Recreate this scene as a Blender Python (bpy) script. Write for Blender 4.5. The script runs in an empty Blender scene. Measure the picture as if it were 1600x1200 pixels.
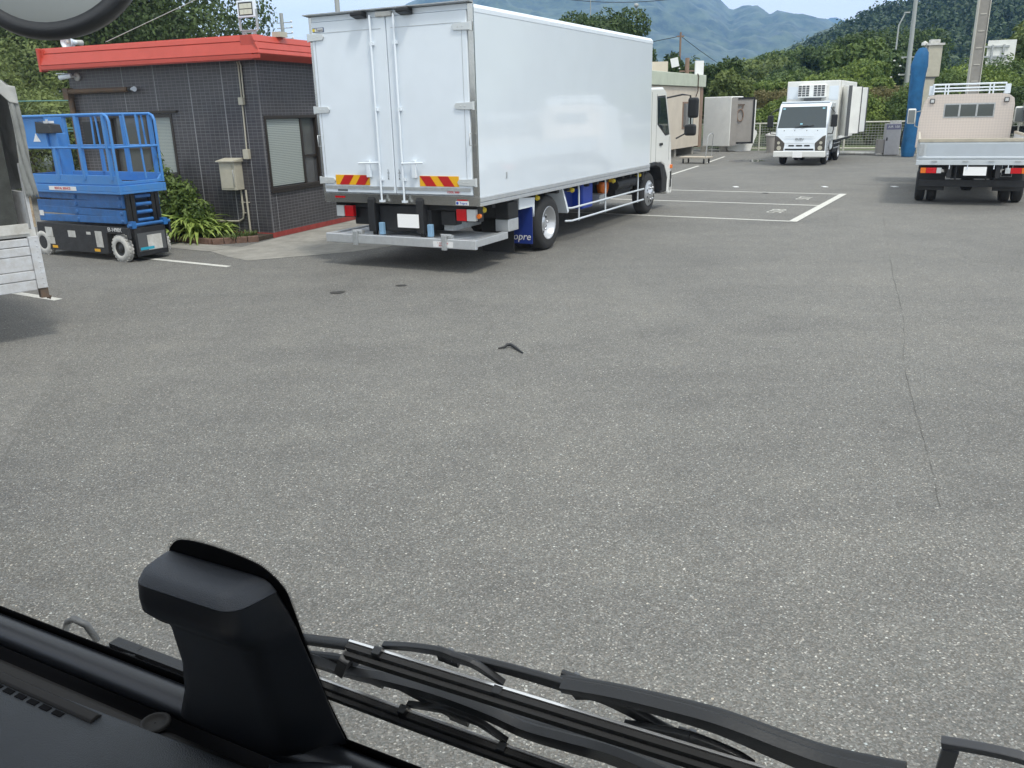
import bpy, bmesh, math, random
import numpy as np
from mathutils import Vector, Matrix
R = math.radians
sc = bpy.context.scene
COL = sc.collection
random.seed(4)

# ------------------------------------------------------------------ camera
cd = bpy.data.cameras.new('camera'); cam = bpy.data.objects.new('camera', cd); COL.objects.link(cam)
cd.sensor_width = 36; cd.lens = 1307.4 / 1600 * 36; cd.clip_start = .05; cd.clip_end = 20000
PITCH, ROLL = R(17.996), R(1.396)
f = Vector((0, math.cos(PITCH), -math.sin(PITCH))); r_ = Vector((1, 0, 0)); u_ = r_.cross(f)
ix = r_ * math.cos(ROLL) - u_ * math.sin(ROLL); iy = r_ * math.sin(ROLL) + u_ * math.cos(ROLL)
cam.matrix_world = Matrix(((ix.x, iy.x, -f.x, 0), (ix.y, iy.y, -f.y, 0), (ix.z, iy.z, -f.z, 2.0), (0, 0, 0, 1)))
sc.camera = cam

# ------------------------------------------------------------------ world, sun, exposure
SUN_AZ, SUN_EL = 150, 60
w = bpy.data.worlds.new('World'); sc.world = w; w.use_nodes = True
nt = w.node_tree; nt.nodes.clear()
out = nt.nodes.new('ShaderNodeOutputWorld')
sky = nt.nodes.new('ShaderNodeTexSky'); sky.sky_type = 'NISHITA'; sky.sun_disc = False
sky.sun_elevation = R(SUN_EL); sky.sun_rotation = R(SUN_AZ)
b1 = nt.nodes.new('ShaderNodeBackground'); b1.inputs[1].default_value = .12
nt.links.new(sky.outputs[0], b1.inputs[0])
b2 = nt.nodes.new('ShaderNodeBackground'); b2.inputs[0].default_value = (.94, .97, 1, 1); b2.inputs[1].default_value = 1.42
tc = nt.nodes.new('ShaderNodeTexCoord'); mp = nt.nodes.new('ShaderNodeMapping'); mp.inputs['Scale'].default_value = (1, 1, 3)
nz = nt.nodes.new('ShaderNodeTexNoise'); nz.inputs['Scale'].default_value = 3.5; nz.inputs['Detail'].default_value = 6
cr = nt.nodes.new('ShaderNodeValToRGB'); cr.color_ramp.elements[0].position = .32; cr.color_ramp.elements[1].position = .52
cr.color_ramp.elements[0].color = (.82, .82, .82, 1)
nt.links.new(tc.outputs['Generated'], mp.inputs[0]); nt.links.new(mp.outputs[0], nz.inputs[0]); nt.links.new(nz.outputs[0], cr.inputs[0])
mx = nt.nodes.new('ShaderNodeMixShader')
nt.links.new(cr.outputs[0], mx.inputs[0]); nt.links.new(b1.outputs[0], mx.inputs[1]); nt.links.new(b2.outputs[0], mx.inputs[2])
nt.links.new(mx.outputs[0], out.inputs[0])
sd = bpy.data.lights.new('sun', 'SUN'); sd.energy = 2.7; sd.angle = R(10); sd.color = (1, .95, .87)
so = bpy.data.objects.new('sun', sd); COL.objects.link(so)
sv = Vector((math.sin(R(SUN_AZ)) * math.cos(R(SUN_EL)), math.cos(R(SUN_AZ)) * math.cos(R(SUN_EL)), math.sin(R(SUN_EL))))
so.rotation_euler = sv.to_track_quat('Z', 'Y').to_euler(); so.location = (0, 0, 50)
sc.view_settings.view_transform = 'Standard'; sc.view_settings.look = 'None'
sc.view_settings.exposure = 0.04; sc.view_settings.gamma = 1; sc.cycles.volume_bounces = 2; sc.cycles.transparent_max_bounces = 16; sc.view_settings.use_curve_mapping = False

# ------------------------------------------------------------------ materials
def nmat(name):
    m = bpy.data.materials.new(name); m.use_nodes = True
    n = m.node_tree; p = n.nodes['Principled BSDF']; return m, n, p
def P(name, col, rough=.5, metal=0., var=.0, vs=6., bump=0., bs=40., coat=0., dirt=None, dirt_amt=.0, emit=0):
    m, n, p = nmat(name); c = (*col, 1)
    p.inputs['Base Color'].default_value = c; p.inputs['Roughness'].default_value = rough; p.inputs['Metallic'].default_value = metal
    if coat: p.inputs['Coat Weight'].default_value = coat; p.inputs['Coat Roughness'].default_value = .05
    t = n.nodes.new('ShaderNodeTexCoord')
    if var or dirt:
        z = n.nodes.new('ShaderNodeTexNoise'); z.inputs['Scale'].default_value = vs; z.inputs['Detail'].default_value = 5; z.inputs['Roughness'].default_value = .65
        n.links.new(t.outputs['Object'], z.inputs[0])
        q = n.nodes.new('ShaderNodeValToRGB'); q.color_ramp.elements[0].position = .35; q.color_ramp.elements[1].position = .68
        d = dirt or tuple(v * (1 - var) for v in col)
        a = dirt_amt if dirt else 1
        q.color_ramp.elements[0].color = c
        q.color_ramp.elements[1].color = (*[col[i] * (1 - a) + d[i] * a for i in range(3)], 1)
        n.links.new(z.outputs[0], q.inputs[0]); n.links.new(q.outputs[0], p.inputs['Base Color'])
        rr = n.nodes.new('ShaderNodeMapRange'); rr.inputs[3].default_value = rough * .85; rr.inputs[4].default_value = min(1, rough * 1.25)
        n.links.new(z.outputs[0], rr.inputs[0]); n.links.new(rr.outputs[0], p.inputs['Roughness'])
    if bump:
        z2 = n.nodes.new('ShaderNodeTexNoise'); z2.inputs['Scale'].default_value = bs; z2.inputs['Detail'].default_value = 3
        n.links.new(t.outputs['Object'], z2.inputs[0])
        bp = n.nodes.new('ShaderNodeBump'); bp.inputs['Strength'].default_value = bump; bp.inputs['Distance'].default_value = .01
        n.links.new(z2.outputs[0], bp.inputs['Height']); n.links.new(bp.outputs[0], p.inputs['Normal'])
    if emit: p.inputs['Emission Color'].default_value = c; p.inputs['Emission Strength'].default_value = emit
    return m
def glassm(name, col=(.02, .03, .035), rough=.04):
    m, n, p = nmat(name); p.inputs['Base Color'].default_value = (*col, 1); p.inputs['Roughness'].default_value = rough
    p.inputs['IOR'].default_value = 1.55; p.inputs['Coat Weight'].default_value = .5; return m
def leafm(name, a, b, scale=1.2, trans=.25):
    m, n, p = nmat(name); t = n.nodes.new('ShaderNodeTexCoord')
    z = n.nodes.new('ShaderNodeTexNoise'); z.inputs['Scale'].default_value = scale; z.inputs['Detail'].default_value = 4
    z.inputs['Roughness'].default_value = .75
    n.links.new(t.outputs['Object'], z.inputs[0])
    q = n.nodes.new('ShaderNodeValToRGB'); q.color_ramp.elements[0].position = .36; q.color_ramp.elements[1].position = .64
    q.color_ramp.elements[0].color = (*a, 1); q.color_ramp.elements[1].color = (*b, 1)
    n.links.new(z.outputs[0], q.inputs[0]); n.links.new(q.outputs[0], p.inputs['Base Color']); p.inputs['Roughness'].default_value = .55
    p.inputs['Specular IOR Level'].default_value = .3
    if trans:
        tr = n.nodes.new('ShaderNodeBsdfTranslucent'); n.links.new(q.outputs[0], tr.inputs[0]); mx = n.nodes.new('ShaderNodeMixShader')
        mx.inputs[0].default_value = trans; n.links.new(p.outputs[0], mx.inputs[1]); n.links.new(tr.outputs[0], mx.inputs[2])
        n.links.new(mx.outputs[0], n.nodes['Material Output'].inputs[0])
    return m
def asphalt():
    m, n, p = nmat('asphalt'); L = n.links.new; t = n.nodes.new('ShaderNodeTexCoord')
    def noise(s, d=4, r=.5):
        z = n.nodes.new('ShaderNodeTexNoise'); z.inputs['Scale'].default_value = s; z.inputs['Detail'].default_value = d; z.inputs['Roughness'].default_value = r
        L(t.outputs['Object'], z.inputs[0]); return z.outputs[0]
    def ramp(src, stops):
        q = n.nodes.new('ShaderNodeValToRGB'); e = q.color_ramp.elements
        while len(e) < len(stops): e.new(.5)
        for i, (pos, c) in enumerate(stops): e[i].position = pos; e[i].color = (*c, 1)
        L(src, q.inputs[0]); return q.outputs[0]
    def mix(a, b, fac, mode='MIX'):
        q = n.nodes.new('ShaderNodeMix'); q.data_type = 'RGBA'; q.blend_type = mode
        for s, v in ((0, fac), (6, a), (7, b)):
            if isinstance(v, (int, float)): q.inputs[s].default_value = v
            elif isinstance(v, tuple): q.inputs[s].default_value = (*v, 1)
            else: L(v, q.inputs[s])
        return q.outputs[2]
    v = n.nodes.new('ShaderNodeTexVoronoi'); v.inputs['Scale'].default_value = 150; L(t.outputs['Object'], v.inputs[0])
    sep = n.nodes.new('ShaderNodeSeparateColor'); L(v.outputs['Color'], sep.inputs[0])
    g = ramp(sep.outputs[0], [(0, (.108, .105, .098)), (.45, (.155, .151, .141)), (.8, (.200, .195, .183)), (.95, (.255, .248, .232)), (1, (.46, .445, .41))])
    tint = ramp(sep.outputs[1], [(0, (1.0, .94, .86)), (.5, (1, 1, 1)), (1, (.92, .99, 1.0))])
    c = mix(g, tint, .7, 'MULTIPLY')
    edge = ramp(v.outputs['Distance'], [(.0, (1, 1, 1)), (.55, (1, 1, 1)), (.95, (.62, .6, .57))])
    c = mix(c, edge, .8, 'MULTIPLY')
    # coarse pale stones
    v2 = n.nodes.new('ShaderNodeTexVoronoi'); v2.inputs['Scale'].default_value = 38; L(t.outputs['Object'], v2.inputs[0])
    s2 = n.nodes.new('ShaderNodeSeparateColor'); L(v2.outputs['Color'], s2.inputs[0])
    a1 = n.nodes.new('ShaderNodeMath'); a1.operation = 'LESS_THAN'; L(v2.outputs['Distance'], a1.inputs[0]); a1.inputs[1].default_value = .2
    a2 = n.nodes.new('ShaderNodeMath'); a2.operation = 'GREATER_THAN'; L(s2.outputs[0], a2.inputs[0]); a2.inputs[1].default_value = .93
    a3 = n.nodes.new('ShaderNodeMath'); a3.operation = 'MULTIPLY'; L(a1.outputs[0], a3.inputs[0]); L(a2.outputs[0], a3.inputs[1])
    st = ramp(s2.outputs[1], [(0, (.44, .38, .30)), (.5, (.58, .57, .52)), (1, (.38, .42, .42))])
    c = mix(c, st, a3.outputs[0])
    # wear patches, stains, tyre darkening at several scales
    c = mix(c, ramp(noise(.32, 5, .6), [(.3, (.83, .83, .84)), (.5, (1.0, 1.0, 1.0)), (.7, (1.10, 1.09, 1.075))]), 1., 'MULTIPLY')
    c = mix(c, ramp(noise(1.7, 5, .7), [(.3, (.88, .88, .89)), (.55, (1, 1, 1)), (.75, (1.08, 1.07, 1.05))]), 1., 'MULTIPLY')
    mpn = n.nodes.new('ShaderNodeMapping'); mpn.inputs['Rotation'].default_value = (0, 0, R(-60)); mpn.inputs['Scale'].default_value = (.18, 1.6, 1)
    L(t.outputs['Object'], mpn.inputs[0]); z = n.nodes.new('ShaderNodeTexNoise'); z.inputs['Scale'].default_value = 1.; z.inputs['Detail'].default_value = 4
    L(mpn.outputs[0], z.inputs[0])
    c = mix(c, ramp(z.outputs[0], [(.35, (.95, .95, .955)), (.6, (1.02, 1.02, 1.02))]), 1., 'MULTIPLY')
    v3 = n.nodes.new('ShaderNodeTexVoronoi'); v3.feature = 'DISTANCE_TO_EDGE'; v3.inputs['Scale'].default_value = .42; wz = n.nodes.new('ShaderNodeTexNoise'); wz.inputs['Scale'].default_value = 2.2; wz.inputs['Detail'].default_value = 5
    L(t.outputs['Object'], wz.inputs[0]); wa = n.nodes.new('ShaderNodeMix'); wa.data_type = 'VECTOR'; wa.inputs[0].default_value = .25; L(t.outputs['Object'], wa.inputs[4]); L(wz.outputs[1], wa.inputs[5]); L(wa.outputs[1], v3.inputs[0])
    ck = ramp(v3.outputs[0], [(0, (.84, .83, .82)), (.0022, (.88, .87, .86)), (.0045, (1, 1, 1))]); c = mix(c, mix((1, 1, 1), ck, ramp(noise(.22, 2), [(.50, (0, 0, 0)), (.60, (1, 1, 1))])), 1., 'MULTIPLY')
    c = mix(c, ramp(noise(6, 6, .75), [(.30, (.86, .86, .865)), (.46, (1, 1, 1))]), 1., 'MULTIPLY')
    L(c, p.inputs['Base Color']); p.inputs['Roughness'].default_value = .82; p.inputs['Specular IOR Level'].default_value = .35
    bp = n.nodes.new('ShaderNodeBump'); bp.inputs['Strength'].default_value = .5; bp.inputs['Distance'].default_value = .003
    L(v.outputs['Distance'], bp.inputs['Height']); bp.invert = True; L(bp.outputs[0], p.inputs['Normal'])
    return m
def tilem(axes):
    m, n, p = nmat('grey_tile'); L = n.links.new; t = n.nodes.new('ShaderNodeTexCoord')
    s = n.nodes.new('ShaderNodeSeparateXYZ'); L(t.outputs['Object'], s.inputs[0]); c = n.nodes.new('ShaderNodeCombineXYZ')
    L(s.outputs[axes[0]], c.inputs[0]); L(s.outputs[axes[1]], c.inputs[1])
    b = n.nodes.new('ShaderNodeTexBrick'); b.offset = 0; b.squash = 1
    b.inputs['Scale'].default_value = 1; b.inputs['Brick Width'].default_value = .1; b.inputs['Row Height'].default_value = .052
    b.inputs['Mortar Size'].default_value = .004; b.inputs['Mortar Smooth'].default_value = .1
    b.inputs['Color1'].default_value = (.050, .048, .054, 1); b.inputs['Color2'].default_value = (.068, .065, .073, 1); b.inputs['Mortar'].default_value = (.155, .152, .160, 1)
    L(c.outputs[0], b.inputs[0])
    z = n.nodes.new('ShaderNodeTexNoise'); z.inputs['Scale'].default_value = 1.3; z.inputs['Detail'].default_value = 5; L(t.outputs['Object'], z.inputs[0])
    q = n.nodes.new('ShaderNodeMix'); q.data_type = 'RGBA'; q.blend_type = 'MULTIPLY'; q.inputs[0].default_value = 1
    r = n.nodes.new('ShaderNodeValToRGB'); r.color_ramp.elements[0].position = .3; r.color_ramp.elements[0].color = (.82, .82, .82, 1); r.color_ramp.elements[1].position = .7; r.color_ramp.elements[1].color = (1.15, 1.13, 1.1, 1)
    L(z.outputs[0], r.inputs[0]); L(b.outputs[0], q.inputs[6]); L(r.outputs[0], q.inputs[7]); L(q.outputs[2], p.inputs['Base Color'])
    p.inputs['Roughness'].default_value = .35
    bp = n.nodes.new('ShaderNodeBump'); bp.inputs['Strength'].default_value = .3; bp.inputs['Distance'].default_value = .004; bp.invert = True
    L(b.outputs['Fac'], bp.inputs['Height']); L(bp.outputs[0], p.inputs['Normal']); return m

M = dict(
 asphalt=asphalt(), tile_xz=tilem((0, 2)), tile_yz=tilem((1, 2)),
 white=P('white_paint', (.78, .84, .90), .09, coat=1.0, var=.03, vs=2, bump=.022, bs=1.6), whitedoor=P('white_door', (.76, .82, .885), .3, var=.05, vs=3, bump=.05, bs=2),
 cabwhite=P('cab_white', (.80, .80, .77), .25, coat=.5), whiteplate=P('plate_white', (.95, .95, .95), .5, emit=0),
 dirtywhite=P('worn_white', (.62, .62, .60), .55, dirt=(.28, .25, .2), dirt_amt=.55, vs=7), chipped=P('chipped_paint', (.55, .57, .60), .55, dirt=(.30, .25, .2), dirt_amt=.45, vs=11, bump=.2),
 steel=P('stainless', (.58, .57, .54), .22, 1., var=.15, vs=4), alu=P('aluminium', (.66, .68, .70), .36, .6, var=.12, vs=12), galv=P('galvanised', (.50, .52, .53), .5, .6, var=.2, vs=20),
 dark=P('dark_chassis', (.018, .019, .022), .6, var=.3, vs=9), black=P('black_plastic', (.012, .013, .015), .45), rubber=P('rubber', (.022, .022, .023), .85, bump=.2, bs=60),
 rimsilver=P('silver_rim', (.55, .56, .58), .3, .7), glass=glassm('vehicle_glass'), winglass=glassm('window_glass', (.085, .087, .09), .08),
 red=P('red_metal', (.50, .065, .042), .38, var=.12, vs=3), redband=P('red_base_band', (.36, .055, .045), .6, var=.3, vs=6),
 redlens=P('red_lens', (.55, .01, .015), .15), clearlens=P('clear_lens', (.55, .57, .58), .12), orange=P('orange_lens', (.75, .18, .02), .2), yellow=P('yellow_lens', (.72, .55, .04), .3),
 refred=P('reflector_red', (.48, .012, .012), .4), refyel=P('reflector_yellow', (.80, .42, .01), .4),
 blueflap=P('blue_flap', (.012, .035, .22), .45), bluetank=P('blue_tank', (.01, .05, .38), .35), lettering=P('white_lettering', (.75, .75, .75), .5), inkblack=P('black_ink', (.02, .02, .02), .5),
 liftblue=P('lift_blue', (.045, .215, .56), .45, dirt=(.14, .22, .32), dirt_amt=.28, vs=8), liftblue2=P('scissor_blue', (.020, .155, .46), .42, dirt=(.03, .08, .18), dirt_amt=.6, vs=6), whiterub=P('white_rubber', (.62, .61, .58), .8, var=.35, vs=9, bump=.2),
 bronze=P('bronze_frame', (.03, .024, .02), .45), blind=P('blind', (.36, .40, .38), .6), beige=P('beige_box', (.50, .47, .38), .5, var=.15, vs=6), rust=P('rusty_pole', (.085, .065, .05), .75, dirt=(.18, .10, .05), dirt_amt=.6, vs=9),
 concrete=P('concrete', (.33, .315, .28), .9, var=.35, vs=2.5, bump=.5, bs=70), brick=P('edging_brick', (.20, .12, .09), .9, var=.4, vs=8, bump=.5), soil=P('soil', (.07, .05, .035), .95, var=.4, vs=12, bump=.6),
 mark=P('road_paint', (.66, .65, .60), .75, dirt=(.30, .29, .27), dirt_amt=.55, vs=24), sealant=P('sealant', (.30, .30, .31), .7), stain=P('oil_stain', (.045, .043, .04), .7, var=.3, vs=9), crack=P('crack', (.118, .113, .102), .95, var=.4, vs=30),
 cream=P('cream_panel', (.60, .53, .44), .6, var=.12, vs=1.5), greenbeige=P('pale_green_fascia', (.50, .54, .44), .6, var=.15, vs=2), brown=P('brown_post', (.27, .18, .13), .7, var=.2, vs=3), offwhite=P('container_white', (.84, .84, .81), .5, var=.12, vs=1.5),
 panelgrey=P('panel_grey', (.33, .31, .29), .6, var=.15, vs=2), wood=P('cart_wood', (.50, .44, .36), .7, var=.2), bedcream=P('diamond_plate', (.60, .54, .48), .5, .1, var=.1, vs=3), bedwhite=P('tailgate_grey', (.60, .64, .67), .35, .2, var=.08),
 tarp=P('blue_tarp', (.010, .135, .33), .6, var=.35, vs=3, bump=.6, bs=7), canvas=P('old_canvas', (.30, .31, .30), .85, var=.45, vs=3, bump=.6, bs=6), mesh=P('dark_mesh', (.055, .06, .055), .9, var=.5, vs=4),
 pole=P('concrete_pole', (.30, .285, .26), .85, var=.2, vs=4), poleedge=P('pole_edge', (.52, .50, .44), .7), lamppole=P('grey_pole', (.36, .38, .38), .6), fencem=P('fence_cream', (.56, .55, .47), .6, var=.15), fencemesh=P('fence_mesh', (.30, .31, .26), .6),
 teal=P('teal_wire', (.10, .25, .24), .6), girder=P('girder_green', (.40, .45, .34), .7, var=.2, vs=.6), girderlow=P('girder_orange', (.45, .30, .16), .7), shadegrey=P('dark_grey_panel', (.09, .095, .10), .7),
 bark=P('bark', (.10, .08, .06), .9, var=.4, vs=8, bump=.6, bs=14), cable=P('cable', (.03, .03, .035), .6), palecable=P('pale_cable', (.5, .52, .5), .6),
 dash=P('dash_plastic', (.028, .033, .040), .5, bump=.35, bs=700, var=.25, vs=5), dash2=P('dash_ledge', (.028, .027, .0265), .6, bump=.1, bs=700), gloss=P('trim_black', (.010, .012, .016), .34, bump=.08, bs=900), wiper=P('wiper_black', (.011, .012, .014), .42, bump=.05, bs=500), chrome=P('wiper_steel', (.85, .85, .85), .35, 1.),
 mirrorg=P('mirror_glass', (.25, .27, .27), .38, .4), roofin=P('headliner', (.12, .12, .115), .9), frit=P('ceramic_frit', (.004, .004, .005), .9),  # mirror grey imitates the reflected asphalt in its base colour
)

for k_ in ('frit', 'dash2'): M[k_].node_tree.nodes['Principled BSDF'].inputs['Specular IOR Level'].default_value = .12
# ------------------------------------------------------------------ mesh helpers
class MB:
    def __init__(s): s.v = []; s.f = []; s.sm = []
    def add(s, vs, fs, smooth=False):
        o = len(s.v); s.v += [tuple(v) for v in vs]; s.f += [tuple(i + o for i in q) for q in fs]; s.sm += [smooth] * len(fs); return s
    def bx(s, x0, x1, y0, y1, z0, z1, M_=None):
        vs = [Vector((x, y, z)) for x in (x0, x1) for y in (y0, y1) for z in (z0, z1)]
        if M_: vs = [M_ @ v for v in vs]
        return s.add(vs, [(0, 1, 3, 2), (4, 6, 7, 5), (0, 4, 5, 1), (2, 3, 7, 6), (0, 2, 6, 4), (1, 5, 7, 3)])
    def tube(s, pts, r, n=8, closed=False, cap=True):
        pts = [Vector(p) for p in pts]; rs = r if isinstance(r, (list, tuple)) else [r] * len(pts)
        rings = []; up = None
        for i, p in enumerate(pts):
            a = pts[i - 1] if i or closed else pts[i]; b = pts[(i + 1) % len(pts)] if i < len(pts) - 1 or closed else pts[i]
            d = (b - a).normalized()
            if up is None: up = Vector((0, 0, 1)) if abs(d.z) < .9 else Vector((1, 0, 0))
            e1 = d.cross(up).normalized(); e2 = e1.cross(d).normalized(); up = e2
            rings.append([p + (e1 * math.cos(t) + e2 * math.sin(t)) * rs[i] for t in [2 * math.pi * k / n for k in range(n)]])
        vs = [v for g in rings for v in g]; fs = []; m = len(rings)
        for i in range(m if closed else m - 1):
            for k in range(n):
                j = (i + 1) % m; fs.append((i * n + k, i * n + (k + 1) % n, j * n + (k + 1) % n, j * n + k))
        s.add(vs, fs, True)
        if cap and not closed:
            s.add(rings[0], [tuple(range(n))[::-1]]); s.add(rings[-1], [tuple(range(n))])
        return s
    def lathe(s, prof, c, n=28, axis='x', sgn=1):
        # prof: (offset along axis, radius)
        vs = []; c = Vector(c)
        for (o, r) in prof:
            for k in range(n):
                t = 2 * math.pi * k / n; a, b = r * math.cos(t), r * math.sin(t)
                vs.append(c + Vector({'x': (o * sgn, a, b), 'y': (a, o * sgn, b), 'z': (a, b, o * sgn)}[axis]))
        fs = [(i * n + k, i * n + (k + 1) % n, (i + 1) * n + (k + 1) % n, (i + 1) * n + k) for i in range(len(prof) - 1) for k in range(n)]
        return s.add(vs, fs, True)
    def prism(s, prof, lo, hi, axis='x'):
        # prof 2D polygon; axis x: (y,z), y: (x,z), z: (x,y)
        def mk(a, b, t): return {'x': (t, a, b), 'y': (a, t, b), 'z': (a, b, t)}[axis]
        n = len(prof); vs = [mk(a, b, lo) for a, b in prof] + [mk(a, b, hi) for a, b in prof]
        return s.add(vs, [tuple(range(n))[::-1], tuple(range(n, 2 * n))] + [(k, (k + 1) % n, (k + 1) % n + n, k + n) for k in range(n)])
    def loft(s, secs, cap=True, smooth=True):
        n = len(secs[0]); vs = [p for q in secs for p in q]
        s.add(vs, [(i * n + k, i * n + (k + 1) % n, (i + 1) * n + (k + 1) % n, (i + 1) * n + k) for i in range(len(secs) - 1) for k in range(n)], smooth)
        if cap: s.add(secs[0], [tuple(range(n))[::-1]]); s.add(secs[-1], [tuple(range(n))])
        return s
    def build(s, name, mat, parent=None, bevel=0, seg=2, fix=True, label=None):
        me = bpy.data.meshes.new(name); me.from_pydata(s.v, [], s.f); me.materials.append(M[mat] if isinstance(mat, str) else mat)
        me.polygons.foreach_set('use_smooth', s.sm)
        if fix and len(s.f) < 40000:
            bm = bmesh.new(); bm.from_mesh(me); bmesh.ops.recalc_face_normals(bm, faces=bm.faces); bm.to_mesh(me); bm.free()
        me.update(); o = bpy.data.objects.new(name, me); COL.objects.link(o)
        if parent: o.parent = parent
        if bevel:
            b = o.modifiers.new('bevel', 'BEVEL'); b.width = bevel; b.segments = seg; b.limit_method = 'ANGLE'; b.angle_limit = R(35)
            if not any(s.sm): b.harden_normals = False
        if label: o['label'] = label
        return o
def tag(o, label, cat, group=None, kind=None):
    if kind: o['kind'] = kind
    if label: o['label'] = label
    if cat: o['category'] = cat
    if group: o['group'] = group
    return o
def thing(name, label, cat, loc=(0, 0, 0), az=0, group=None):
    o = bpy.data.objects.new(name, None); COL.objects.link(o); o.empty_display_size = .2
    o.location = loc; o.rotation_euler = (0, 0, -R(az)); return tag(o, label, cat, group)
def copy_tree(o, parent=None):
    c = o.copy(); COL.objects.link(c); c.parent = parent
    for ch in list(o.children): copy_tree(ch, c)
    return c
def text(name, s, size, mat, parent, origin, xdir, ydir, ext=.002, align='CENTER', shear=0):
    cu = bpy.data.curves.new('t', 'FONT'); cu.body = s; cu.size = size; cu.extrude = ext; cu.align_x = align; cu.align_y = 'CENTER'; cu.shear = shear; cu.resolution_u = 2
    t = bpy.data.objects.new('t', cu); COL.objects.link(t); dg = bpy.context.evaluated_depsgraph_get(); dg.update()
    me = bpy.data.meshes.new_from_object(t.evaluated_get(dg)); bpy.data.objects.remove(t)
    x = Vector(xdir).normalized(); y = Vector(ydir).normalized(); z = x.cross(y); o_ = Vector(origin)
    me.transform(Matrix(((x.x, y.x, z.x, o_.x), (x.y, y.y, z.y, o_.y), (x.z, y.z, z.z, o_.z), (0, 0, 0, 1))))
    me.materials.clear(); me.materials.append(M[mat]); o = bpy.data.objects.new(name, me); COL.objects.link(o); o.parent = parent; return o
def wheel(root, xo, y, z, rad, wd, sgn, rim='rimsilver', name='wheel', dish=.09, rr=.62, dual=False, tyre='rubber', n=36):
    # xo: outer face x ; sgn +1 if outer face looks to +x
    m = MB(); m.lathe([(-.01, rad * rr), (0, rad * .80), (-.015, rad * .93), (-.04, rad * .985), (-.055, rad), (-wd + .055, rad), (-wd + .04, rad * .985), (-wd + .01, rad * .9), (-wd, rad * rr)], (xo, y, z), n, 'x', sgn)
    if dual: m.lathe([(-wd - .05, rad * rr), (-wd - .04, rad * .9), (-wd - .09, rad), (-2 * wd + .03, rad), (-2 * wd - .03, rad * .9), (-2 * wd - .03, rad * rr)], (xo, y, z), n, 'x', sgn)
    for k in range(40):   # tread blocks
        pass
    t = m.build(name, tyre, root, fix=False)
    rm = MB(); rm.lathe([(-.012, rad * rr * 1.02), (-.004, rad * rr), (-.02, rad * rr * .93), (-dish, rad * rr * .88), (-dish - .01, rad * rr * .5), (-dish + .02, rad * rr * .42), (-dish + .05, rad * rr * .3), (-dish + .05, 0.001)], (xo, y, z), 28, 'x', sgn)
    for k in range(6):
        a = 2 * math.pi * k / 6; rm.lathe([(-dish + .02, .018), (-dish + .05, .016), (-dish + .05, .001)], (xo, y + rad * rr * .5 * math.cos(a), z + rad * rr * .5 * math.sin(a)), 8, 'x', sgn)
    n0 = len(rm.f)
    for k in range(8):
        a = 2 * math.pi * (k + .5) / 8; rm.lathe([(-dish - .002, rad * rr * .1), (-dish - .001, .001)], (xo, y + rad * rr * .7 * math.cos(a), z + rad * rr * .7 * math.sin(a)), 10, 'x', sgn)
    o = rm.build('rim', rim, t, fix=False); o.data.materials.append(M['dark'])
    for p_ in o.data.polygons[n0:]: p_.material_index = 1
    return t
def foliage(name, blobs, leaf, n, mat, parent=None, seed=0, flat=.5, shell=(.72, 1.06)):
    rng = np.random.default_rng(seed); B = np.array(blobs, float)  # cx cy cz rx ry rz
    wts = (B[:, 3] * B[:, 4] + B[:, 4] * B[:, 5] + B[:, 3] * B[:, 5]); k = rng.choice(len(B), n, p=wts / wts.sum())
    d = rng.normal(size=(n, 3)); d /= np.linalg.norm(d, axis=1)[:, None]
    rad = rng.uniform(shell[0], shell[1], n) * (1 + .10 * np.sin(d[:, 0] * 7 + k) * np.cos(d[:, 2] * 6 + 2 * k))
    c = B[k, :3] + d * B[k, 3:] * rad[:, None]
    nrm = d + rng.normal(size=(n, 3)) * .7; nrm /= np.linalg.norm(nrm, axis=1)[:, None]
    t = np.cross(nrm, rng.normal(size=(n, 3))); t /= np.linalg.norm(t, axis=1)[:, None]; b = np.cross(nrm, t)
    sz = leaf * rng.uniform(.55, 1.35, n)[:, None]
    v = np.stack([c - t * sz, c + b * sz * flat, c + t * sz, c - b * sz * flat], 1).reshape(-1, 3)
    me = bpy.data.meshes.new(name); me.vertices.add(4 * n); me.vertices.foreach_set('co', v.ravel())
    me.loops.add(4 * n); me.loops.foreach_set('vertex_index', np.arange(4 * n)); me.polygons.add(n); me.polygons.foreach_set('loop_start', np.arange(0, 4 * n, 4)); me.update(calc_edges=True)
    me.materials.append(mat); o = bpy.data.objects.new(name, me); COL.objects.link(o)
    if parent: o.parent = parent
    return o
LF = dict(dark=leafm('foliage_dark', (.022, .045, .017), (.10, .15, .042), .8), mid=leafm('foliage_mid', (.038, .074, .022), (.15, .21, .055), 1.0), lime=leafm('foliage_lime', (.065, .115, .028), (.25, .32, .07), 1.1),
          red=leafm('foliage_brownish', (.13, .13, .05), (.28, .24, .11), 1.5), strap=leafm('foliage_strap', (.10, .17, .035), (.42, .52, .14), 3), shrub=leafm('foliage_shrub', (.05, .09, .025), (.20, .27, .07), 4), grass=leafm('grass_blades', (.06, .10, .03), (.17, .22, .07), 5),
          olive=leafm('foliage_olive', (.06, .092, .03), (.21, .26, .075), .9), forest=leafm('foliage_forest', (.016, .036, .018), (.065, .10, .035), .12, .1))
def blobs_for(rng, w, h, dpt, n, z0, s=.36):
    out = [(0, 0, z0 + h * .5, w * .36, dpt * .36, h * .42)]
    for i in range(n):
        a = rng.uniform(0, 2 * math.pi); e = rng.uniform(-.3, 1.); q = rng.uniform(.6, .95)
        x = math.cos(a) * math.cos(e) * w * .5 * q; y = math.sin(a) * math.cos(e) * dpt * .5 * q; z = z0 + h * .48 + math.sin(e) * h * .5 * q
        k = rng.uniform(.5, 1.) * s; out.append((x, y, z, w * k * .55, dpt * k * .55, h * k * .5))
    return out
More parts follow.
